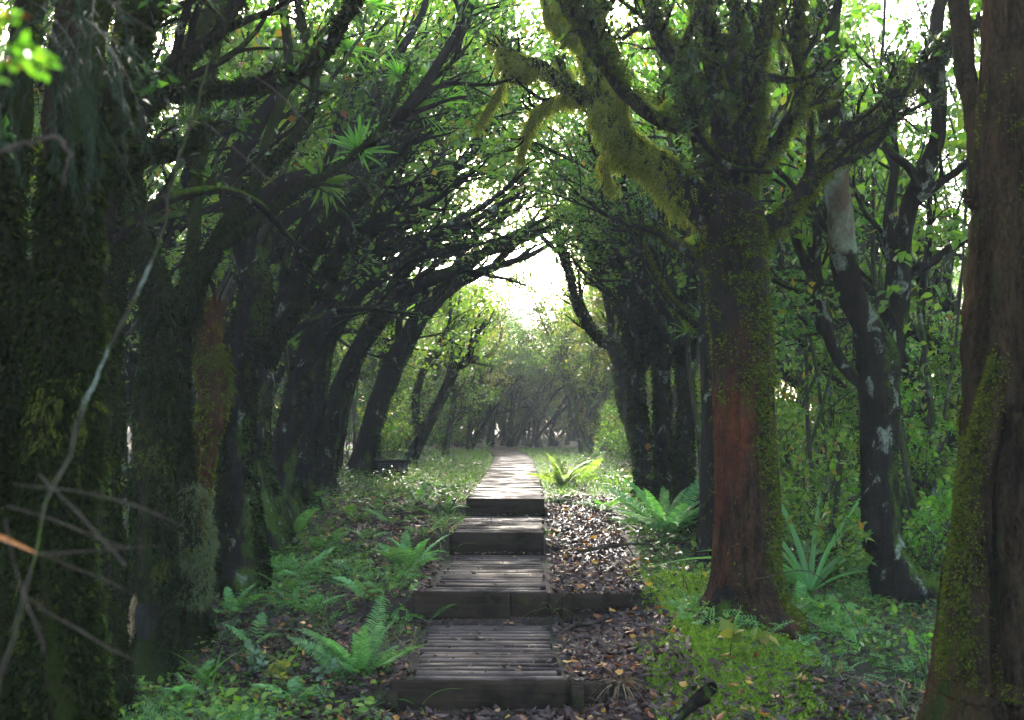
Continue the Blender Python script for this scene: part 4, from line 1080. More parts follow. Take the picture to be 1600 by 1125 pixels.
x, y = gp(562, 1058); fern(x, y, 13, .62, 'tall upright fern with finely toothed fronds growing beside the lowest step', 'fern_fresh', W=.085, nP=34, tilt=(.15, .75), az=(.2, 2.9 + 3), arch=.55)
x, y = gp(640, 893); fern(x, y, 15, .56, 'fresh green fern fanned out at the edge of the slatted third tread', 'fern_fresh', W=.08, nP=28, tilt=(.1, .75))
x, y = gp(668, 968); fern(x, y, 4, .36, 'small fern leaning against the end of the long timber edging', W=.045, nP=22, tilt=(-.1, .3))
x, y = gp(455, 845); fern(x, y, 6, .62, 'slim dark green fern standing on the leaf litter under the leaning trees', W=.075, nP=28, tilt=(.2, .8))
x, y = gp(505, 862); fern(x, y, 5, .42, 'small wide fern on the leaf litter next to the slim dark fern', W=.07, nP=22, tilt=(.1, .6))
x, y = gp(470, 800); fern(x, y, 6, .6, 'dark fern close to the foot of the lichen-blotched leaning tree', W=.08, nP=26, tilt=(.1, .7))
x, y = gp(556, 815); fern(x, y, 6, .5, 'yellowish fern on the litter below the wooden box', W=.07, nP=24, tilt=(.0, .6), mat='grass')
x, y = gp(655, 788); fern(x, y, 6, .5, 'little pale fern between the wooden box and the upper steps', W=.06, nP=22, tilt=(.1, .6))
x, y = gp(700, 800); fern(x, y, 6, .42, 'low fern pressed against the side of the second highest step', W=.06, nP=22, tilt=(0, .5))
x, y = gp(615, 820); fern(x, y, 6, .45, 'low spreading fern half way between the wooden box and the fanned fern', W=.07, nP=24, tilt=(-.1, .4))
x, y = gp(665, 838); fern(x, y, 5, .42, 'low arching fern with long fronds reaching toward the dark riser', W=.06, nP=24, tilt=(-.1, .4))
x, y = gp(1040, 838); fern(x, y, 34, .98, 'large dense clump of tall feathery fern against the mossy trunks', 'fern_fresh', W=.10, nP=40, tilt=(-.05, .85), arch=.6)
x, y = gp(1010, 826); fern(x, y, 9, .7, 'lower fern spilling forward from the large feathery clump', W=.09, nP=32, tilt=(-.05, .5))
x, y = gp(1112, 838); fern(x, y, 8, .75, 'fern with two long fronds squeezed against the thick red-brown trunk', W=.09, nP=32, tilt=(0, .6))
x, y = gp(1098, 852); fern(x, y, 7, .5, 'dead rust-brown fern under the living fronds beside the red-brown trunk', 'fern_dead', W=.07, nP=26, tilt=(-.3, .3))
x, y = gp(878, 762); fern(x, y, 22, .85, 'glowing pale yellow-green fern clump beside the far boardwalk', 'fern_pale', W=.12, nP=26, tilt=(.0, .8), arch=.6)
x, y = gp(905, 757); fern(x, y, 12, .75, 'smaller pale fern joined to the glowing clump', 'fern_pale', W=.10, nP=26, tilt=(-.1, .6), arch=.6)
x, y = gp(1300, 905); fern(x, y, 8, .8, 'grey-green fern between the strap-leaved plant and the forked tree', W=.12, nP=26, tilt=(0, .6))
x, y = gp(1250, 830); fern(x, y, 10, .9, 'fern behind the strap-leaved plant with fronds showing past the red trunk', W=.11, nP=28, tilt=(0, .8))
x, y = gp(940, 800); fern(x, y, 6, .5, 'low fern at the grassy bank above the litter slope', W=.07, nP=24, tilt=(-.1, .5))
x, y = gp(1310, 970); fern(x, y, 9, .5, 'dark low fern in the shade between the two big trunks', W=.08, nP=24, tilt=(-.1, .4))
x, y = gp(1250, 960); fern(x, y, 8, .42, 'dark low fern tucked against the base of the red-brown trunk', W=.07, nP=24, tilt=(-.1, .4))
x, y = gp(395, 1010); fern(x, y, 6, .34, 'small bluish-green fern among the herbs below the leaning trees', W=.07, nP=12, tilt=(-.1, .5))
for px, py, n_, L_, lab in [(575, 940, 7, .42, 'small bright fern on the bank above the tall upright fern'), (470, 905, 8, .46, 'loose fern among the low herbs under the leaning trees'), (360, 960, 8, .44, 'dark fern in the herbs beside the hollow trunk'),
        (300, 1090, 8, .4, 'fern at the bottom edge in front of the mossy trunks'), (470, 1100, 7, .34, 'low fern at the bottom edge between the mossy trunks and the lowest step'), (760, 700, 7, .5, 'tiny misty fern at the verge where the boardwalk fades')]:
    x, y = gp(px, py); fern(x, y, n_, L_, lab, 'fern' if 'dark' in lab else 'fern_fresh', W=.06, nP=22, tilt=(-.1, .7), jit=.6)
for px, py in [(640, 800), (685, 815), (575, 845), (535, 880), (720, 745), (610, 780), (450, 930), (560, 905), (1080, 880), (1010, 870), (985, 820), (520, 790), (590, 800), (430, 900), (700, 770), (970, 775), (1000, 790), (965, 760), (600, 930), (480, 960)]:
    x, y = gp(px, py); fern(x, y, 6, .34, 'small fern seedling on the forest floor', W=.05, nP=18, tilt=(-.1, .5), group='small fern seedlings')

# strap-leaved plant
def strap_plant(x, y, n, L, w, label, mat, name='strap_plant', cat='plant', tilt=(.7, 1.35), az=(0, 2 * PI), droop=(.3, 1.0), group=None):
    t = thing(name, label, cat, G3(x, y, -.02), 0, group)
    for i in range(n):
        g = Geo()
        a = az[0] + (az[1] - az[0]) * (i + rng.uniform(.2, .8)) / n; el = rng.uniform(*tilt)
        d = np.array([[math.cos(a) * math.cos(el), math.sin(a) * math.cos(el), math.sin(el)]])
        up = np.array([[-math.cos(a) * math.sin(el), -math.sin(a) * math.sin(el), math.cos(el)]])
        leaves(g, np.zeros((1, 3)), d, up, np.array([L * rng.uniform(.65, 1.1)]), strip(12, rng.uniform(*droop) * 1.3, .5 * w / L), w / L)
        obj('leaf', g.mesh('strap_leaf', M[mat]), t)
    return t
x, y = gp(1266, 925); strap_plant(x, y, 17, 1.4, .065, 'tall plant with long arching strap leaves between the red-brown and forked trees', 'fern_fresh', az=(-.4, 3.6), tilt=(.6, 1.25))
x, y = gp(1215, 815); strap_plant(x, y, 10, 1.0, .06, 'second strap-leaved plant pushing out behind the red-brown trunk', 'grass')
x, y = gp(862, 965); strap_plant(x, y, 12, .30, .008, 'wispy grass tuft at the joint of the long timber edging', 'grass', 'grass_tuft', 'grass', (.5, 1.4), (0, 6.28), (.6, 1.4))
x, y = gp(655, 1105); strap_plant(x, y, 6, .34, .013, 'few curved grass blades in front of the lowest riser', 'grass', 'grass_tuft', 'grass', (.7, 1.4), (0, 6.28), (.8, 1.8))
x, y = gp(708, 862); strap_plant(x, y, 8, .36, .011, 'arching grass tuft beside the dark third riser', 'grass', 'grass_tuft', 'grass', (.6, 1.3), (-.5, 2), (.8, 1.6))
x, y = gp(970, 1065); strap_plant(x, y, 60, .24, .007, 'dry straw-coloured grass tuft at the end of the lowest edging board', 'straw', 'grass_tuft', 'grass', (.1, 1.2), (0, 6.28), (.6, 1.8))
x, y = gp(1175, 1075); strap_plant(x, y, 46, .26, .008, 'bright green grass tuft below the foot of the red-brown trunk', 'grass', 'grass_tuft', 'grass', (.4, 1.3), (0, 6.28), (.6, 1.8))
x, y = gp(1045, 900); strap_plant(x, y, 50, .34, .009, 'yellow-green grass tuft on the bank under the tall ferns', 'grass', 'grass_tuft', 'grass', (.3, 1.3), (0, 6.28), (.6, 1.8))
x, y = gp(858, 838); strap_plant(x, y, 14, .2, .012, 'short leafy tuft at the end of the third step', 'grass', 'grass_tuft', 'grass')
x, y = gp(1300, 1060); strap_plant(x, y, 16, .26, .008, 'sparse grass tuft in the shade between the big trunks', 'grass', 'grass_tuft', 'grass')
x, y = gp(330, 1080); strap_plant(x, y, 14, .4, .016, 'broad-bladed grass tuft at the bottom edge below the hollow trunk', 'grass', 'grass_tuft', 'grass')

# small broad-leaved herbs and seedlings
def herb(x, y, n, h, ls, label, mat, group=None, name='seedling', cat='plant', spread=.12, dz=0):
    t = thing(name, label, cat, G3(x, y, dz - .01), 0, group)
    d = np.stack([rng.normal(0, .35, n), rng.normal(0, .35, n), np.ones(n)], 1)
    A, R = walk(np.stack([rng.normal(0, spread * .4, n), rng.normal(0, spread * .4, n), np.zeros(n)], 1), d, rng.uniform(.6, 1.1, n) * h, np.full(n, .004), .002, 7, .08, (0, 0, 1), .4)
    g = Geo(); tubes(g, A, R, 4); obj('stem', g.mesh('herb_stem', M['twig']), t)
    g = Geo(); twig_leaves(g, A, 8, ls, OVAL, .75, .3, .9, .15, .01); obj('foliage', g.mesh('herb_leaves', M[mat]), t)
    return t
hs = [(460, 772, 5, .42, .09, 'glossy-leaved seedling shining in front of the lichen-blotched tree', 'leaf_bright'),
      (408, 812, 2, .18, .10, 'seedling with two tan dried leaves on the dark litter', 'straw'),
      (410, 835, 2, .10, .10, 'flat seedling with papery tan leaves under the first dried seedling', 'straw'),
      (300, 745, 3, .30, .05, 'glossy pale-leaved sprig standing out against the rotten stump', 'leaf_grey'),
      (360, 910, 4, .22, .06, 'white-green leaved plant among the dark herbs', 'leaf_grey'),
      (345, 1000, 5, .26, .05, 'grey-green leafy plant beside the hollow trunk', 'leaf_grey'),
      (440, 1060, 9, .16, .055, 'yellow-leaved plant glowing low in the herbs', 'leaf_yellow'),
      (400, 1040, 6, .14, .06, 'dusty green low plant next to the yellow one', 'leaf_grey'),
      (500, 1060, 4, .14, .06, 'blue-green seedling between the yellow plant and the tall upright fern', 'leaf_grey'),
      (1165, 1015, 2, .20, .10, 'seedling with pinkish-tan and lime leaves at the foot of the red-brown trunk', 'leaf_yellow'),
      (1088, 905, 4, .3, .07, 'pale-leaved sprig on the moss bank in front of the red-brown trunk', 'leaf_light'),
      (1440, 1040, 3, .3, .05, 'small leafy shoot at the foot of the old trunk', 'leaf_bright'),
      (860, 1045, 2, .06, .02, 'tiny clover-like sprout by the lowest post', 'leaf_bright'),
      (590, 705, 4, .7, .16, 'plant with big shiny pale leaves behind the wooden box', 'leaf_grey'),
      (600, 985, 6, .18, .035, 'round-leaved creeping plant beside the lowest tread', 'leaf_mid')]
for px, py, n, h, ls, lab, mat in hs:
    x, y = gp(px, py + (h * 60 if py > 900 else 0)); herb(x, y, n, h, ls, lab, mat)

# drooping fronds on the near-left trunk
t = thing('hanging_fern', 'dark bluish drooping needle-leaved fronds hanging high on the massive mossy trunk', 'fern', P(110, 20, 2.75))
b0 = P(110, 20, 2.75); g = Geo(); n = 42
p0 = np.stack([rng.uniform(-.10, .13, n), rng.uniform(-.12, .12, n), rng.uniform(-.12, .04, n)], 1)
d = np.stack([rng.normal(0, .7, n), rng.normal(-.3, .5, n), rng.uniform(-.5, .3, n)], 1)
A, R = walk(p0, d, rng.uniform(.28, .62, n), np.full(n, .002), .001, 12, .05, (0.15, 0, -1), 2.6)
tubes(g, A, R, 3)
twig_leaves(g, A, 40, .04, KITE, .13, .1, .35, -.5, .003)
obj('foliage', g.mesh('droop', M['needle']), t)
# blurred sprig in the corner
t = thing('leafy_sprig', 'out-of-focus sprig of green and orange leaves in the top corner', 'branch', P(-10, 60, 1.15))
g = Geo(); n = 12
A, R = walk(np.zeros((n, 3)), np.stack([rng.uniform(-.1, 1, n), rng.normal(0, .4, n), rng.normal(0, .6, n)], 1), rng.uniform(.03, .075, n), np.full(n, .0015), .001, 6, .12, (.3, 0, 0), .5)
tubes(g, A, R, 4); obj('twig', g.mesh('sprig_twig', M['twig']), t)
g = Geo(); twig_leaves(g, A, 7, .018, OVAL, .6, .3, .8, 0, .004); obj('foliage', g.mesh('sprig_leaves', M['leaf_bright']), t)
for pp_, dd_, ss_ in (([0, 0, -.028], [1, .1, -.1], .042), ([0, 0, .02], [1, 0, .25], .045)):
    g = Geo(); leaves(g, np.array([pp_]), np.array([dd_], float), np.array([[0, -.6, 1.]]), np.array([ss_]), OVAL, .2)
    tag(obj('dead_leaf', g.mesh('sprig_dead', M['litter_orange']), t), label='orange dead leaf of the sprig')
# pale foliose lichen / liverwort patch
lp = thing('lichen_patch', 'frilly pale green lichen spilling off the slimmer bearded trunk', 'lichen', P(318, 900, 6.75))
b0 = P(318, 900, 6.75); g = Geo()
q, r = stem([(300, 945, 6.9, 44), (306, 880, 6.9, 46), (304, 800, 6.9, 42), (300, 745, 6.9, 30)], 30, .004)
moss_on(g, (q - b0)[None], r[None], 4200, .034, .9, FEATH, .8, (.7, -.8, 0), .1, clump=1.6, thick=.05)
obj('lobes', g.mesh('lichen_lobes', M['leaf_lichen']), lp)

# ------------------------------------------------------------------ ground cover (stuff)
def scatter(n, x0, x1, y0, y1, dens):
    out = []
    while sum(len(o) for o in out) < n:
        m_ = n * 2
        yy = y0 * (y1 / y0) ** rng.uniform(0, 1, m_)          # denser near the camera
        xx = rng.uniform(x0, x1, m_) * 1.0
        keep = (np.abs(xx) < .56 * yy + .3) & (rng.uniform(0, 1, m_) < dens(xx, yy))
        out.append(np.stack([xx[keep], yy[keep]], 1))
        if keep.sum() == 0: break
    return np.concatenate(out)[:n]

def patch(x, y, s=1.0, o=0.0):
    return wob(x * s + o, y * s - o * 1.7) / 2.2

def onpath(x, y, m_=.5):
    return (np.abs(x - xc(y)) < m_) & (y > 5.9)

def d_lit(x, y):
    dx = x - xc(y)
    w = np.where((dx > .4) & (dx < 1.25 + .0 * y) & (y > 5.2) & (y < 12.8), 1.0, 0.0)
    w = np.maximum(w, np.where((dx < -.4) & (dx > -3.4) & (y < 15), .42 + .35 * patch(x, y, 1.6), 0))
    w = np.maximum(w, np.where(y < 6.0, .5, 0)); w = np.maximum(w, .07)
    return np.where(onpath(x, y), 0, np.clip(w, 0, 1))
p = scatter(52000, -6, 6, 3.6, 22, d_lit)
def litter_geo(p, size, zoff=.012):
    n = len(p); g = Geo()
    z = gz(p[:, 0], p[:, 1]) + rng.uniform(.0, .035, n) * .8 + zoff
    pos = np.stack([p[:, 0], p[:, 1], z], 1)
    a = rng.uniform(0, 2 * PI, n)
    d = np.stack([np.cos(a), np.sin(a), rng.normal(0, .25, n)], 1)
    leaves(g, pos, d, np.array([0, 0, 1.]) + rng.normal(0, .38, (n, 3)), size * rng.uniform(.55, 1.5, n), CURL, .55)
    return g
p2 = scatter(60000, -5, 5, 4.6, 16, d_lit)
tag(obj('leaf_fragments', litter_geo(p2, .022, .004).mesh('leaf_fragments', M['litter'])), 'small broken brown leaf bits matted into the wet soil', 'leaf litter', kind='stuff')
tag(obj('leaf_litter', litter_geo(p, .05).mesh('leaf_litter', M['litter'])), 'brown and purple-grey fallen leaves covering the ground beside the steps', 'leaf litter', kind='stuff')
p = scatter(500, -4, 3, 4.6, 13, lambda x, y: np.where(onpath(x, y, .46), 0.0, np.clip(d_lit(x, y), 0, 1)))
tag(obj('orange_leaf_litter', litter_geo(p, .06, .03).mesh('orange_litter', M['litter_orange'])), 'scattered orange and yellow fallen leaves on the brown litter', 'leaf litter', kind='stuff')

def blades(n, size, dens, x0, x1, y0, y1, mat, name, label, cat, lean=.5, w=.05):
    p = scatter(n, x0, x1, y0, y1, dens); n = len(p)
    pos = np.stack([p[:, 0], p[:, 1], gz(p[:, 0], p[:, 1]) - .005], 1)
    d = np.stack([rng.normal(0, lean, n), rng.normal(0, lean, n), np.ones(n)], 1)
    h = d.copy(); h[:, 2] = 0
    g = Geo(); leaves(g, pos, d, -nrm(h) * 1.0 + np.array([0, 0, .3]), size * rng.uniform(.5, 1.4, n), strip(3, .9, .3 * w), w)
    tag(obj(name, g.mesh(name, M[mat])), label, cat, kind='stuff')
def d_grass(x, y):
    dx = np.abs(x - xc(y))
    far = np.clip((y - 11.5) / 3, 0, 1) * np.where(dx < 2.2, 1, .5) * np.where(dx > .45, 1, 0)
    nearp = np.where((dx > .45) & (dx < .75) & (y > 9.8), .8, 0)
    clump = np.clip(patch(x, y, 3.0, 4) * 1.5, 0, 1) * .3
    litr = np.where((x > xc(y)) & (dx < 1.15) & (y > 5) & (y < 12.3), 0.02, 1)
    return np.clip(np.maximum(np.maximum(far, nearp), clump) * litr, 0, 1) * np.where(onpath(x, y, .46), 0, 1)
blades(26000, .20, d_grass, -6, 6, 9.5, 30, 'grass', 'grass', 'soft light green grass along the verges of the boardwalk', 'grass', .55, .05)
blades(5000, .13, lambda x, y: d_grass(x, y), -4, 4, 4.5, 10, 'grass', 'short_grass', 'short grass blades dotted over the mossy bank', 'grass', .6, .05)

# low herb carpet
def d_herb(x, y):
    dx = x - xc(y)
    w = np.where(dx < -.55, np.clip(.25 + patch(x, y, 1.3, 2) * .9 + np.clip(-dx - 1.0, 0, 2) * .35, 0.02, 1), 0)
    w = np.where((dx < -1.2) & (y < 8), np.maximum(w, .8), w)
    w = np.where(dx > 1.35, np.clip(.45 + patch(x, y, 1.5, 7) * .6 + np.clip(dx - 2, 0, 1) * .3, .1, 1), w)
    return np.where(onpath(x, y, .6), 0, w)
def carpet(n, size, dens, y0, y1, mat, name, label, hmax=.16, tpl=OVAL, w=.7):
    p = scatter(n, -7, 7, y0, y1, dens); n = len(p)
    hh = np.clip(.5 + patch(p[:, 0], p[:, 1], 2.6, 5) * .6, .1, 1) * hmax
    pos = np.stack([p[:, 0], p[:, 1], gz(p[:, 0], p[:, 1]) + rng.uniform(0.05, 1, n) * hh], 1)
    g = Geo(); leaves(g, pos, np.stack([rng.normal(0, 1, n), rng.normal(0, 1, n), rng.uniform(-.2, .7, n)], 1), np.array([0, -.2, 1.]) + rng.normal(0, .45, (n, 3)), size * rng.uniform(.5, 1.5, n), tpl, w)
    tag(obj(name, g.mesh(name, M[mat])), label, 'ground cover', kind='stuff')
carpet(52000, .032, d_herb, 3.6, 12, 'leaf_mid', 'ground_cover', 'dark green low herbs carpeting the ground beneath the trees', .15)
carpet(15000, .045, lambda x, y: d_herb(x, y) * np.clip(patch(x, y, 2.2, 9) + .3, 0, 1), 3.8, 16, 'leaf_bright', 'bright_ground_cover', 'patches of fresh green seedlings and creeping herbs', .2)
carpet(30000, .055, lambda x, y: d_herb(x, y) * .8, 9, 24, 'leaf_mid', 'far_ground_cover', 'low leafy plants under the trees further up the slope', .3)
carpet(9000, .10, lambda x, y: d_herb(x, y) * np.clip(patch(x, y, 2.2, 1) + .1, 0, 1), 3.8, 9, 'fern', 'feathery_ground_cover', 'feathery little ferns and mosses in the low herbs', .12, FEATH, .8)

# moss mound
def d_mound(x, y):
    v = np.exp(-(((x - 1.25) / .55) ** 2 + ((y - 6.15) / .85) ** 2)) * 1.6 - .35 + .25 * patch(x, y, 4)
    v2 = np.where((x > 1.0) & (x < 1.9) & (y > 7) & (y < 9), .35 + .4 * patch(x, y, 3, 2), 0)
    return np.clip(np.maximum(v, v2), 0, 1) * np.where((x - xc(y)) > .95, 1, 0)
p = scatter(75000, .5, 2.6, 4.8, 9, d_mound); n = len(p)
pos = np.stack([p[:, 0], p[:, 1], gz(p[:, 0], p[:, 1]) + rng.uniform(0, .02, n)], 1)
g = Geo(); leaves(g, pos, np.stack([rng.normal(0, .6, n), rng.normal(-.2, .6, n), np.ones(n)], 1), rng.normal(0, 1, (n, 3)), rng.uniform(.012, .038, n), KITE, .6)
tag(obj('moss_carpet', g.mesh('moss_carpet', M['moss_ground'])), 'bright yellow-green moss cushion over the bank at the foot of the red-brown trunk', 'moss', kind='stuff')
# ------------------------------------------------------------------ steps and boardwalk
def box_geo(g, x0, x1, y0, y1, z0, z1, bev=.004, tilt=0.0):
    """box with a small chamfer round the top edges"""
    v = [[x0, y0, z0], [x1, y0, z0], [x1, y1, z0], [x0, y1, z0],
         [x0, y0, z1 - bev], [x1, y0, z1 - bev + tilt], [x1, y1, z1 - bev + tilt], [x0, y1, z1 - bev],
         [x0 + bev, y0 + bev, z1], [x1 - bev, y0 + bev, z1 + tilt], [x1 - bev, y1 - bev, z1 + tilt], [x0 + bev, y1 - bev, z1]]
    f_ = [[3, 2, 1, 0], [0, 1, 5, 4], [1, 2, 6, 5], [2, 3, 7, 6], [3, 0, 4, 7], [4, 5, 9, 8], [5, 6, 10, 9], [6, 7, 11, 10], [7, 4, 8, 11], [8, 9, 10, 11]]
    g.add(v, f_)

def worn_board(g, x0, x1, y0, y1, z0, z1, n=12, jt=.002, seed_bow=.004):
    """long board along x with chamfered, slightly chipped and bowed edges"""
    xs_ = np.linspace(x0, x1, n + 1)
    bow = seed_bow * np.sin(np.linspace(0, PI, n + 1) * rng.uniform(.6, 1.6) + rng.uniform(0, 3))
    c = .005
    ring = np.array([[y0, z0], [y0, z1 - c], [y0 + c, z1], [y1 - c, z1], [y1, z1 - c], [y1, z0]])
    v = np.zeros((n + 1, 6, 3))
    v[:, :, 0] = xs_[:, None]; v[:, :, 1] = ring[None, :, 0]; v[:, :, 2] = ring[None, :, 1]
    v[:, 1:5, 2] += bow[:, None]
    v[:, 1:3, 1] += np.abs(rng.normal(0, jt, (n + 1, 1))); v[:, 3:5, 1] -= np.abs(rng.normal(0, jt, (n + 1, 1)))
    v[:, 1, 2] -= np.abs(rng.normal(0, jt * 1.5, n + 1)); v[:, 1:5, 2] += rng.normal(0, jt * .3, (n + 1, 4))
    v[0, :, 0] += rng.uniform(-.004, .006, 6); v[-1, :, 0] += rng.uniform(-.006, .004, 6)
    idx_ = np.arange((n + 1) * 6).reshape(n + 1, 6)
    f_ = [[idx_[a_, b_], idx_[a_ + 1, b_], idx_[a_ + 1, (b_ + 1) % 6], idx_[a_, (b_ + 1) % 6]] for a_ in range(n) for b_ in range(6)]
    for e, rv in ((0, 1), (n, 0)):
        r_ = idx_[e]
        q1 = [r_[0], r_[1], r_[4], r_[5]]; q2 = [r_[1], r_[2], r_[3], r_[4]]
        f_ += [q1[::-1], q2[::-1]] if not rv else [q1, q2]
    g.add(v.reshape(-1, 3), np.array(f_)[:, ::-1])

def plank_run(g, y0, y1, z, hw0, hw1, pitch_, gap, xoff=0.0):
    y = y0
    while y + pitch_ - gap < y1:
        c = float(xc(y)) + xoff; hw = np.interp(y, [y0, y1], [hw0, hw1])
        dz = rng.uniform(-.005, .004)
        worn_board(g, c - hw + rng.uniform(-.025, .02), c + hw + rng.uniform(-.02, .025), y, y + pitch_ - gap * rng.uniform(.6, 1.4), z - .04, z + dz, 10 if y < 12 else 4, .002, .003)
        y += pitch_ * rng.uniform(.96, 1.04)

def step(label, y0, y1, z, hw, rx0, rx1, rz0, seam=None, ext=None, posts=(), pitch_=.105, gap=.028, back=.1):
    t = thing('timber_step', label, 'step', (0, 0, 0))
    g = Geo(); c0 = float(xc(y0))
    t.location = (c0, y0, rz0)
    off = np.array([c0, y0, rz0])
    plank_run(g, y0 + .055, y1 - back, z, hw, hw, pitch_, gap)
    g.v = [v - off for v in g.v]
    obj('tread', g.mesh('tread', M['plank'], False), t)
    segs = [(rx0, rx1)] if seam is None else [(rx0, seam - .004), (seam + .004, rx1)]
    for i, (a, b_) in enumerate(segs):
        g = Geo(); worn_board(g, a, b_, y0 - .002 + i * .006, y0 + .045, rz0 - .06, z - .003 * i - .002, 22, .003, .003)
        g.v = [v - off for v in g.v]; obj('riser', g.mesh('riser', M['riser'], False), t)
    if ext:
        g = Geo(); worn_board(g, ext[0], ext[1], y0 + .004, y0 + .04, rz0 - .1, z - ext[2], 16, .004, .004)
        g.v = [v - off for v in g.v]; obj('edging_board', g.mesh('edging', M['riser'], False), t)
    for (px_, w_, top) in posts:
        g = Geo(); box_geo(g, px_ - w_ / 2, px_ + w_ / 2, y0 - .05, y0 - .006, rz0 - .1, z - top, .008)
        g.v = [v - off for v in g.v]; obj('post', g.mesh('post', M['riser'], False), t)
    # joists carrying the tread
    g = Geo()
    for s in (-1, 1):
        box_geo(g, c0 + s * (hw - .12) - .03, c0 + s * (hw - .12) + .03, y0 + .06, y1 - back, z - .16, z - .041, .004)
    g.v = [v - off for v in g.v]; obj('joist', g.mesh('joist', M['riser'], False), t)
    return t
step('lowest step, the widest, with a post at either end of its scuffed riser', 5.95, 7.70, .205, .435, -.72, .335, -.03, None, (.338, .56, .015, .0), ((-.70, .07, .05), (.385, .07, .02)))
step('second step, with long timber edging running out across the litter slope', 7.70, 9.90, .42, .42, -.76, .27, .19, -.01, (.273, .92, .012, .0), ((.42, .08, .02),))
step('third step, short tread and a dark wet riser', 9.90, 11.70, .62, .44, -.62, .31, .41, None)
t = thing('boardwalk', 'long weathered timber boardwalk running from the highest riser to the misty trees', 'boardwalk', (-.075, 11.70, .6))
off = np.array([-.075, 11.7, .6])
g = Geo(); plank_run(g, 11.755, 27, .81, .44, .44, .145, .010)
plank_run(g, 27.02, 33, .81, .42, .40, .145, .010); g.v = [v - off for v in g.v]; obj('deck', g.mesh('deck', M['plank'], False), t)
g = Geo(); worn_board(g, -.54, .38, 11.698, 11.748, .55, .808, 20, .003, .003); g.v = [v - off for v in g.v]; obj('riser', g.mesh('riser', M['riser'], False), t)

# leaves lying on the treads
n = 420; ys_ = np.concatenate([rng.uniform(6.05, 7.6, 130), rng.normal(7.56, .06, 90), rng.uniform(7.85, 9.8, 60), rng.normal(9.78, .05, 60), rng.uniform(10, 11.6, 40), rng.normal(11.6, .05, 40)])
zs_ = np.where(ys_ < 7.7, .205, np.where(ys_ < 9.9, .42, .62)) + .012
xs_ = xc(ys_) + rng.uniform(-.42, .42, n)
g = Geo(); a = rng.uniform(0, 2 * PI, n)
leaves(g, np.stack([xs_, ys_, zs_], 1), np.stack([np.cos(a), np.sin(a), np.zeros(n)], 1), np.array([0, 0, 1.]) + rng.normal(0, .2, (n, 3)), rng.uniform(.008, .055, n), CURL, .5)
tag(obj('fallen_leaf_scatter', g.mesh('tread_litter', M['litter'])), 'loose fallen leaves lying on the wet treads', 'leaf litter', kind='stuff')

# fallen twigs and roots
for i, (c_, lab) in enumerate([([(905, 862, 8.8, 5), (940, 856, 8.9, 6), (985, 850, 9.0, 5), (1020, 853, 9.0, 3)], 'thin dark fallen branch lying across the litter slope'),
              ([(880, 985, 7.25, 5), (905, 975, 7.3, 5), (935, 974, 7.3, 3)], 'small dark root on the litter beside the lowest tread')]):
    bare_stick('fallen_branch', lab, 'branch', c_, 'twig', 16, .006, twigs=5)
bare_stick('snag', 'dark broken limb poking from the moss at the bottom edge', 'branch', [(1045, 1140, 4.9, 16), (1075, 1108, 5.0, 17), (1100, 1085, 5.05, 22), (1112, 1072, 5.05, 16)], 'bark_dark', 20, .006, flute=.12)
# buttress root of the red tree
q, r = stem([(1082, 1045, 6.4, 18), (1098, 1010, 6.5, 34), (1120, 975, 6.65, 46), (1140, 930, 6.8, 50), (1150, 880, 6.9, 46)], 20, .004)
rt = [o for o in bpy.data.objects if o.get('label', '').startswith('thick red-brown')][0]
g = Geo(); tubes(g, (q - np.array(rt.location))[None], r[None], 16, .07, 8); obj('root', g.mesh('root', M['bark_dark']), rt)

for c_, sd_ in (([(1215, 1030, 6.6, 14), (1205, 1000, 6.7, 24), (1195, 960, 6.85, 34), (1185, 900, 6.95, 36)], 2), ([(1150, 1045, 6.3, 12), (1158, 1010, 6.5, 26), (1162, 970, 6.7, 34), (1165, 900, 6.85, 36)], 5), ([(1255, 1000, 7.1, 10), (1230, 985, 7.0, 20), (1205, 950, 6.95, 28), (1190, 890, 6.95, 28)], 7)):
    q, r = stem(c_, 24, .004)
    g = Geo(); tubes(g, (q - np.array(rt.location))[None], r[None], 22, .07, sd_, .03); obj('root', g.mesh('root', M['bark_red']), rt)

# wooden pest-trap box with a wire mesh end
bx, by = P(600, 752, 17)[0], 17.0
bz = float(gz(bx, by)) - .02
t = thing('trap_box', 'low dark wooden box with a wire mesh end by the leaning trunk', 'box', (bx, by, bz), -.12)
def boxpart(name, mat, *b_):
    g = Geo(); box_geo(g, *b_); return obj(name, g.mesh(name, M[mat], False), t)
boxpart('body', 'boxwood', -.36, .32, .01, .42, 0, .28)
boxpart('lid', 'boxwood', -.38, .34, -.04, .45, .283, .315)
g = Geo(); box_geo(g, -.10, .30, -.004, .007, .03, .255, .002); obj('opening', g.mesh('opening', M['hollow'], False), t)  # black panel on the solid body, painted as the shade behind the mesh
g = Geo()
for i in range(11): box_geo(g, -.10 + i * .04 - .003, -.10 + i * .04 + .003, -.013, -.008, .03, .255, .001)
for i in range(7): box_geo(g, -.103, .303, -.018, -.0135, .03 + i * .037, .036 + i * .037, .001)
obj('wire_mesh', g.mesh('wire_mesh', M['wire'], False), t)

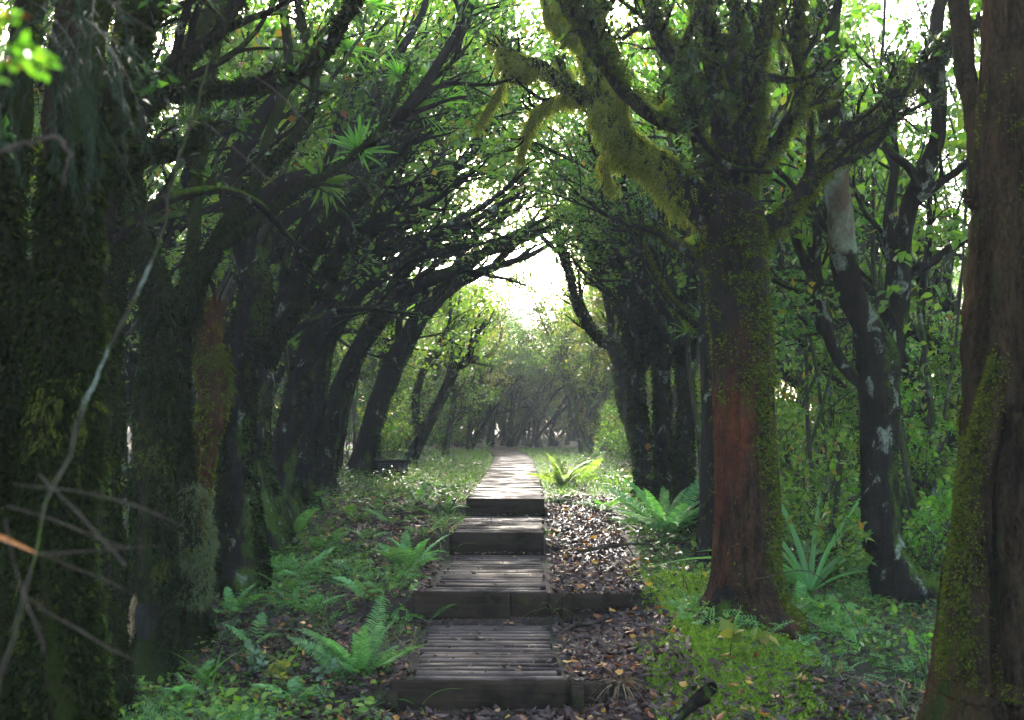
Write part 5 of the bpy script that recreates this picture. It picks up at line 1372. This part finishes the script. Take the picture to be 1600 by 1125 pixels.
# ------------------------------------------------------------------ air, sky, sun, camera
me = bpy.data.meshes.new('haze'); me.from_pydata([(x, y, z) for z in (-2.5, 12.5) for x, y in ((-75, -45), (75, -45), (75, 110), (-75, 110))], [],
    [(0, 3, 2, 1), (4, 5, 6, 7), (0, 1, 5, 4), (1, 2, 6, 5), (2, 3, 7, 6), (3, 0, 4, 7)])
mh = bpy.data.materials.new('haze'); mh.use_nodes = True; nt = mh.node_tree
for n_ in list(nt.nodes): nt.nodes.remove(n_)
o_ = nt.nodes.new('ShaderNodeOutputMaterial'); v_ = nt.nodes.new('ShaderNodeVolumePrincipled')
v_.inputs['Color'].default_value = (.86, .94, 1.0, 1); v_.inputs['Density'].default_value = HAZE; v_.inputs['Anisotropy'].default_value = HAZE_G
nt.links.new(v_.outputs[0], o_.inputs['Volume'])
me.materials.append(mh); tag(obj('haze', me), kind='stuff')

el, az = math.radians(SUN_EL), math.radians(SUN_AZ)       # azimuth from +y towards +x
w = bpy.data.worlds.new('World'); SC.world = w; w.use_nodes = True
nt = w.node_tree
for n_ in list(nt.nodes): nt.nodes.remove(n_)
o_ = nt.nodes.new('ShaderNodeOutputWorld'); bg = nt.nodes.new('ShaderNodeBackground'); sk = nt.nodes.new('ShaderNodeTexSky')
sk.sky_type = 'NISHITA'; sk.sun_disc = False; sk.sun_elevation = el; sk.sun_rotation = az; sk.air_density = 1.0; sk.dust_density = 4.0; sk.ozone_density = 1.0
bg.inputs['Strength'].default_value = SKY
nt.links.new(sk.outputs[0], bg.inputs[0]); nt.links.new(bg.outputs[0], o_.inputs[0])
sd = bpy.data.lights.new('sun', 'SUN'); sd.energy = SUN; sd.angle = math.radians(SUN_SIZE); sd.color = (1, .96, .88)
so = bpy.data.objects.new('sun', sd); COL.objects.link(so)
from mathutils import Vector
dirv = Vector((math.sin(az) * math.cos(el), math.cos(az) * math.cos(el), math.sin(el)))
so.rotation_mode = 'QUATERNION'; so.rotation_quaternion = dirv.to_track_quat('Z', 'Y'); so.location = dirv * 60

cd = bpy.data.cameras.new('camera'); co = bpy.data.objects.new('camera', cd); COL.objects.link(co)
cd.sensor_width = 36; cd.lens = F / 1600 * 36; cd.clip_end = 1000; cd.clip_start = .05
co.location = (0, 0, CAMZ); co.rotation_euler = (PI / 2 + PITCH, 0, 0)
cd.dof.use_dof = True; cd.dof.focus_distance = 9.5; cd.dof.aperture_fstop = 3.2
SC.camera = co
SC.render.engine = 'CYCLES'
c_ = SC.cycles
c_.max_bounces = 6; c_.diffuse_bounces = 3; c_.glossy_bounces = 2; c_.transmission_bounces = 3; c_.transparent_max_bounces = 4; c_.volume_bounces = 1
c_.sample_clamp_indirect = 6; c_.use_denoising = True; c_.denoiser = 'OPENIMAGEDENOISE'
c_.caustics_reflective = False; c_.caustics_refractive = False
v = SC.view_settings; v.view_transform = 'Standard'; v.look = 'None'; v.exposure = EXPO; v.gamma = 1
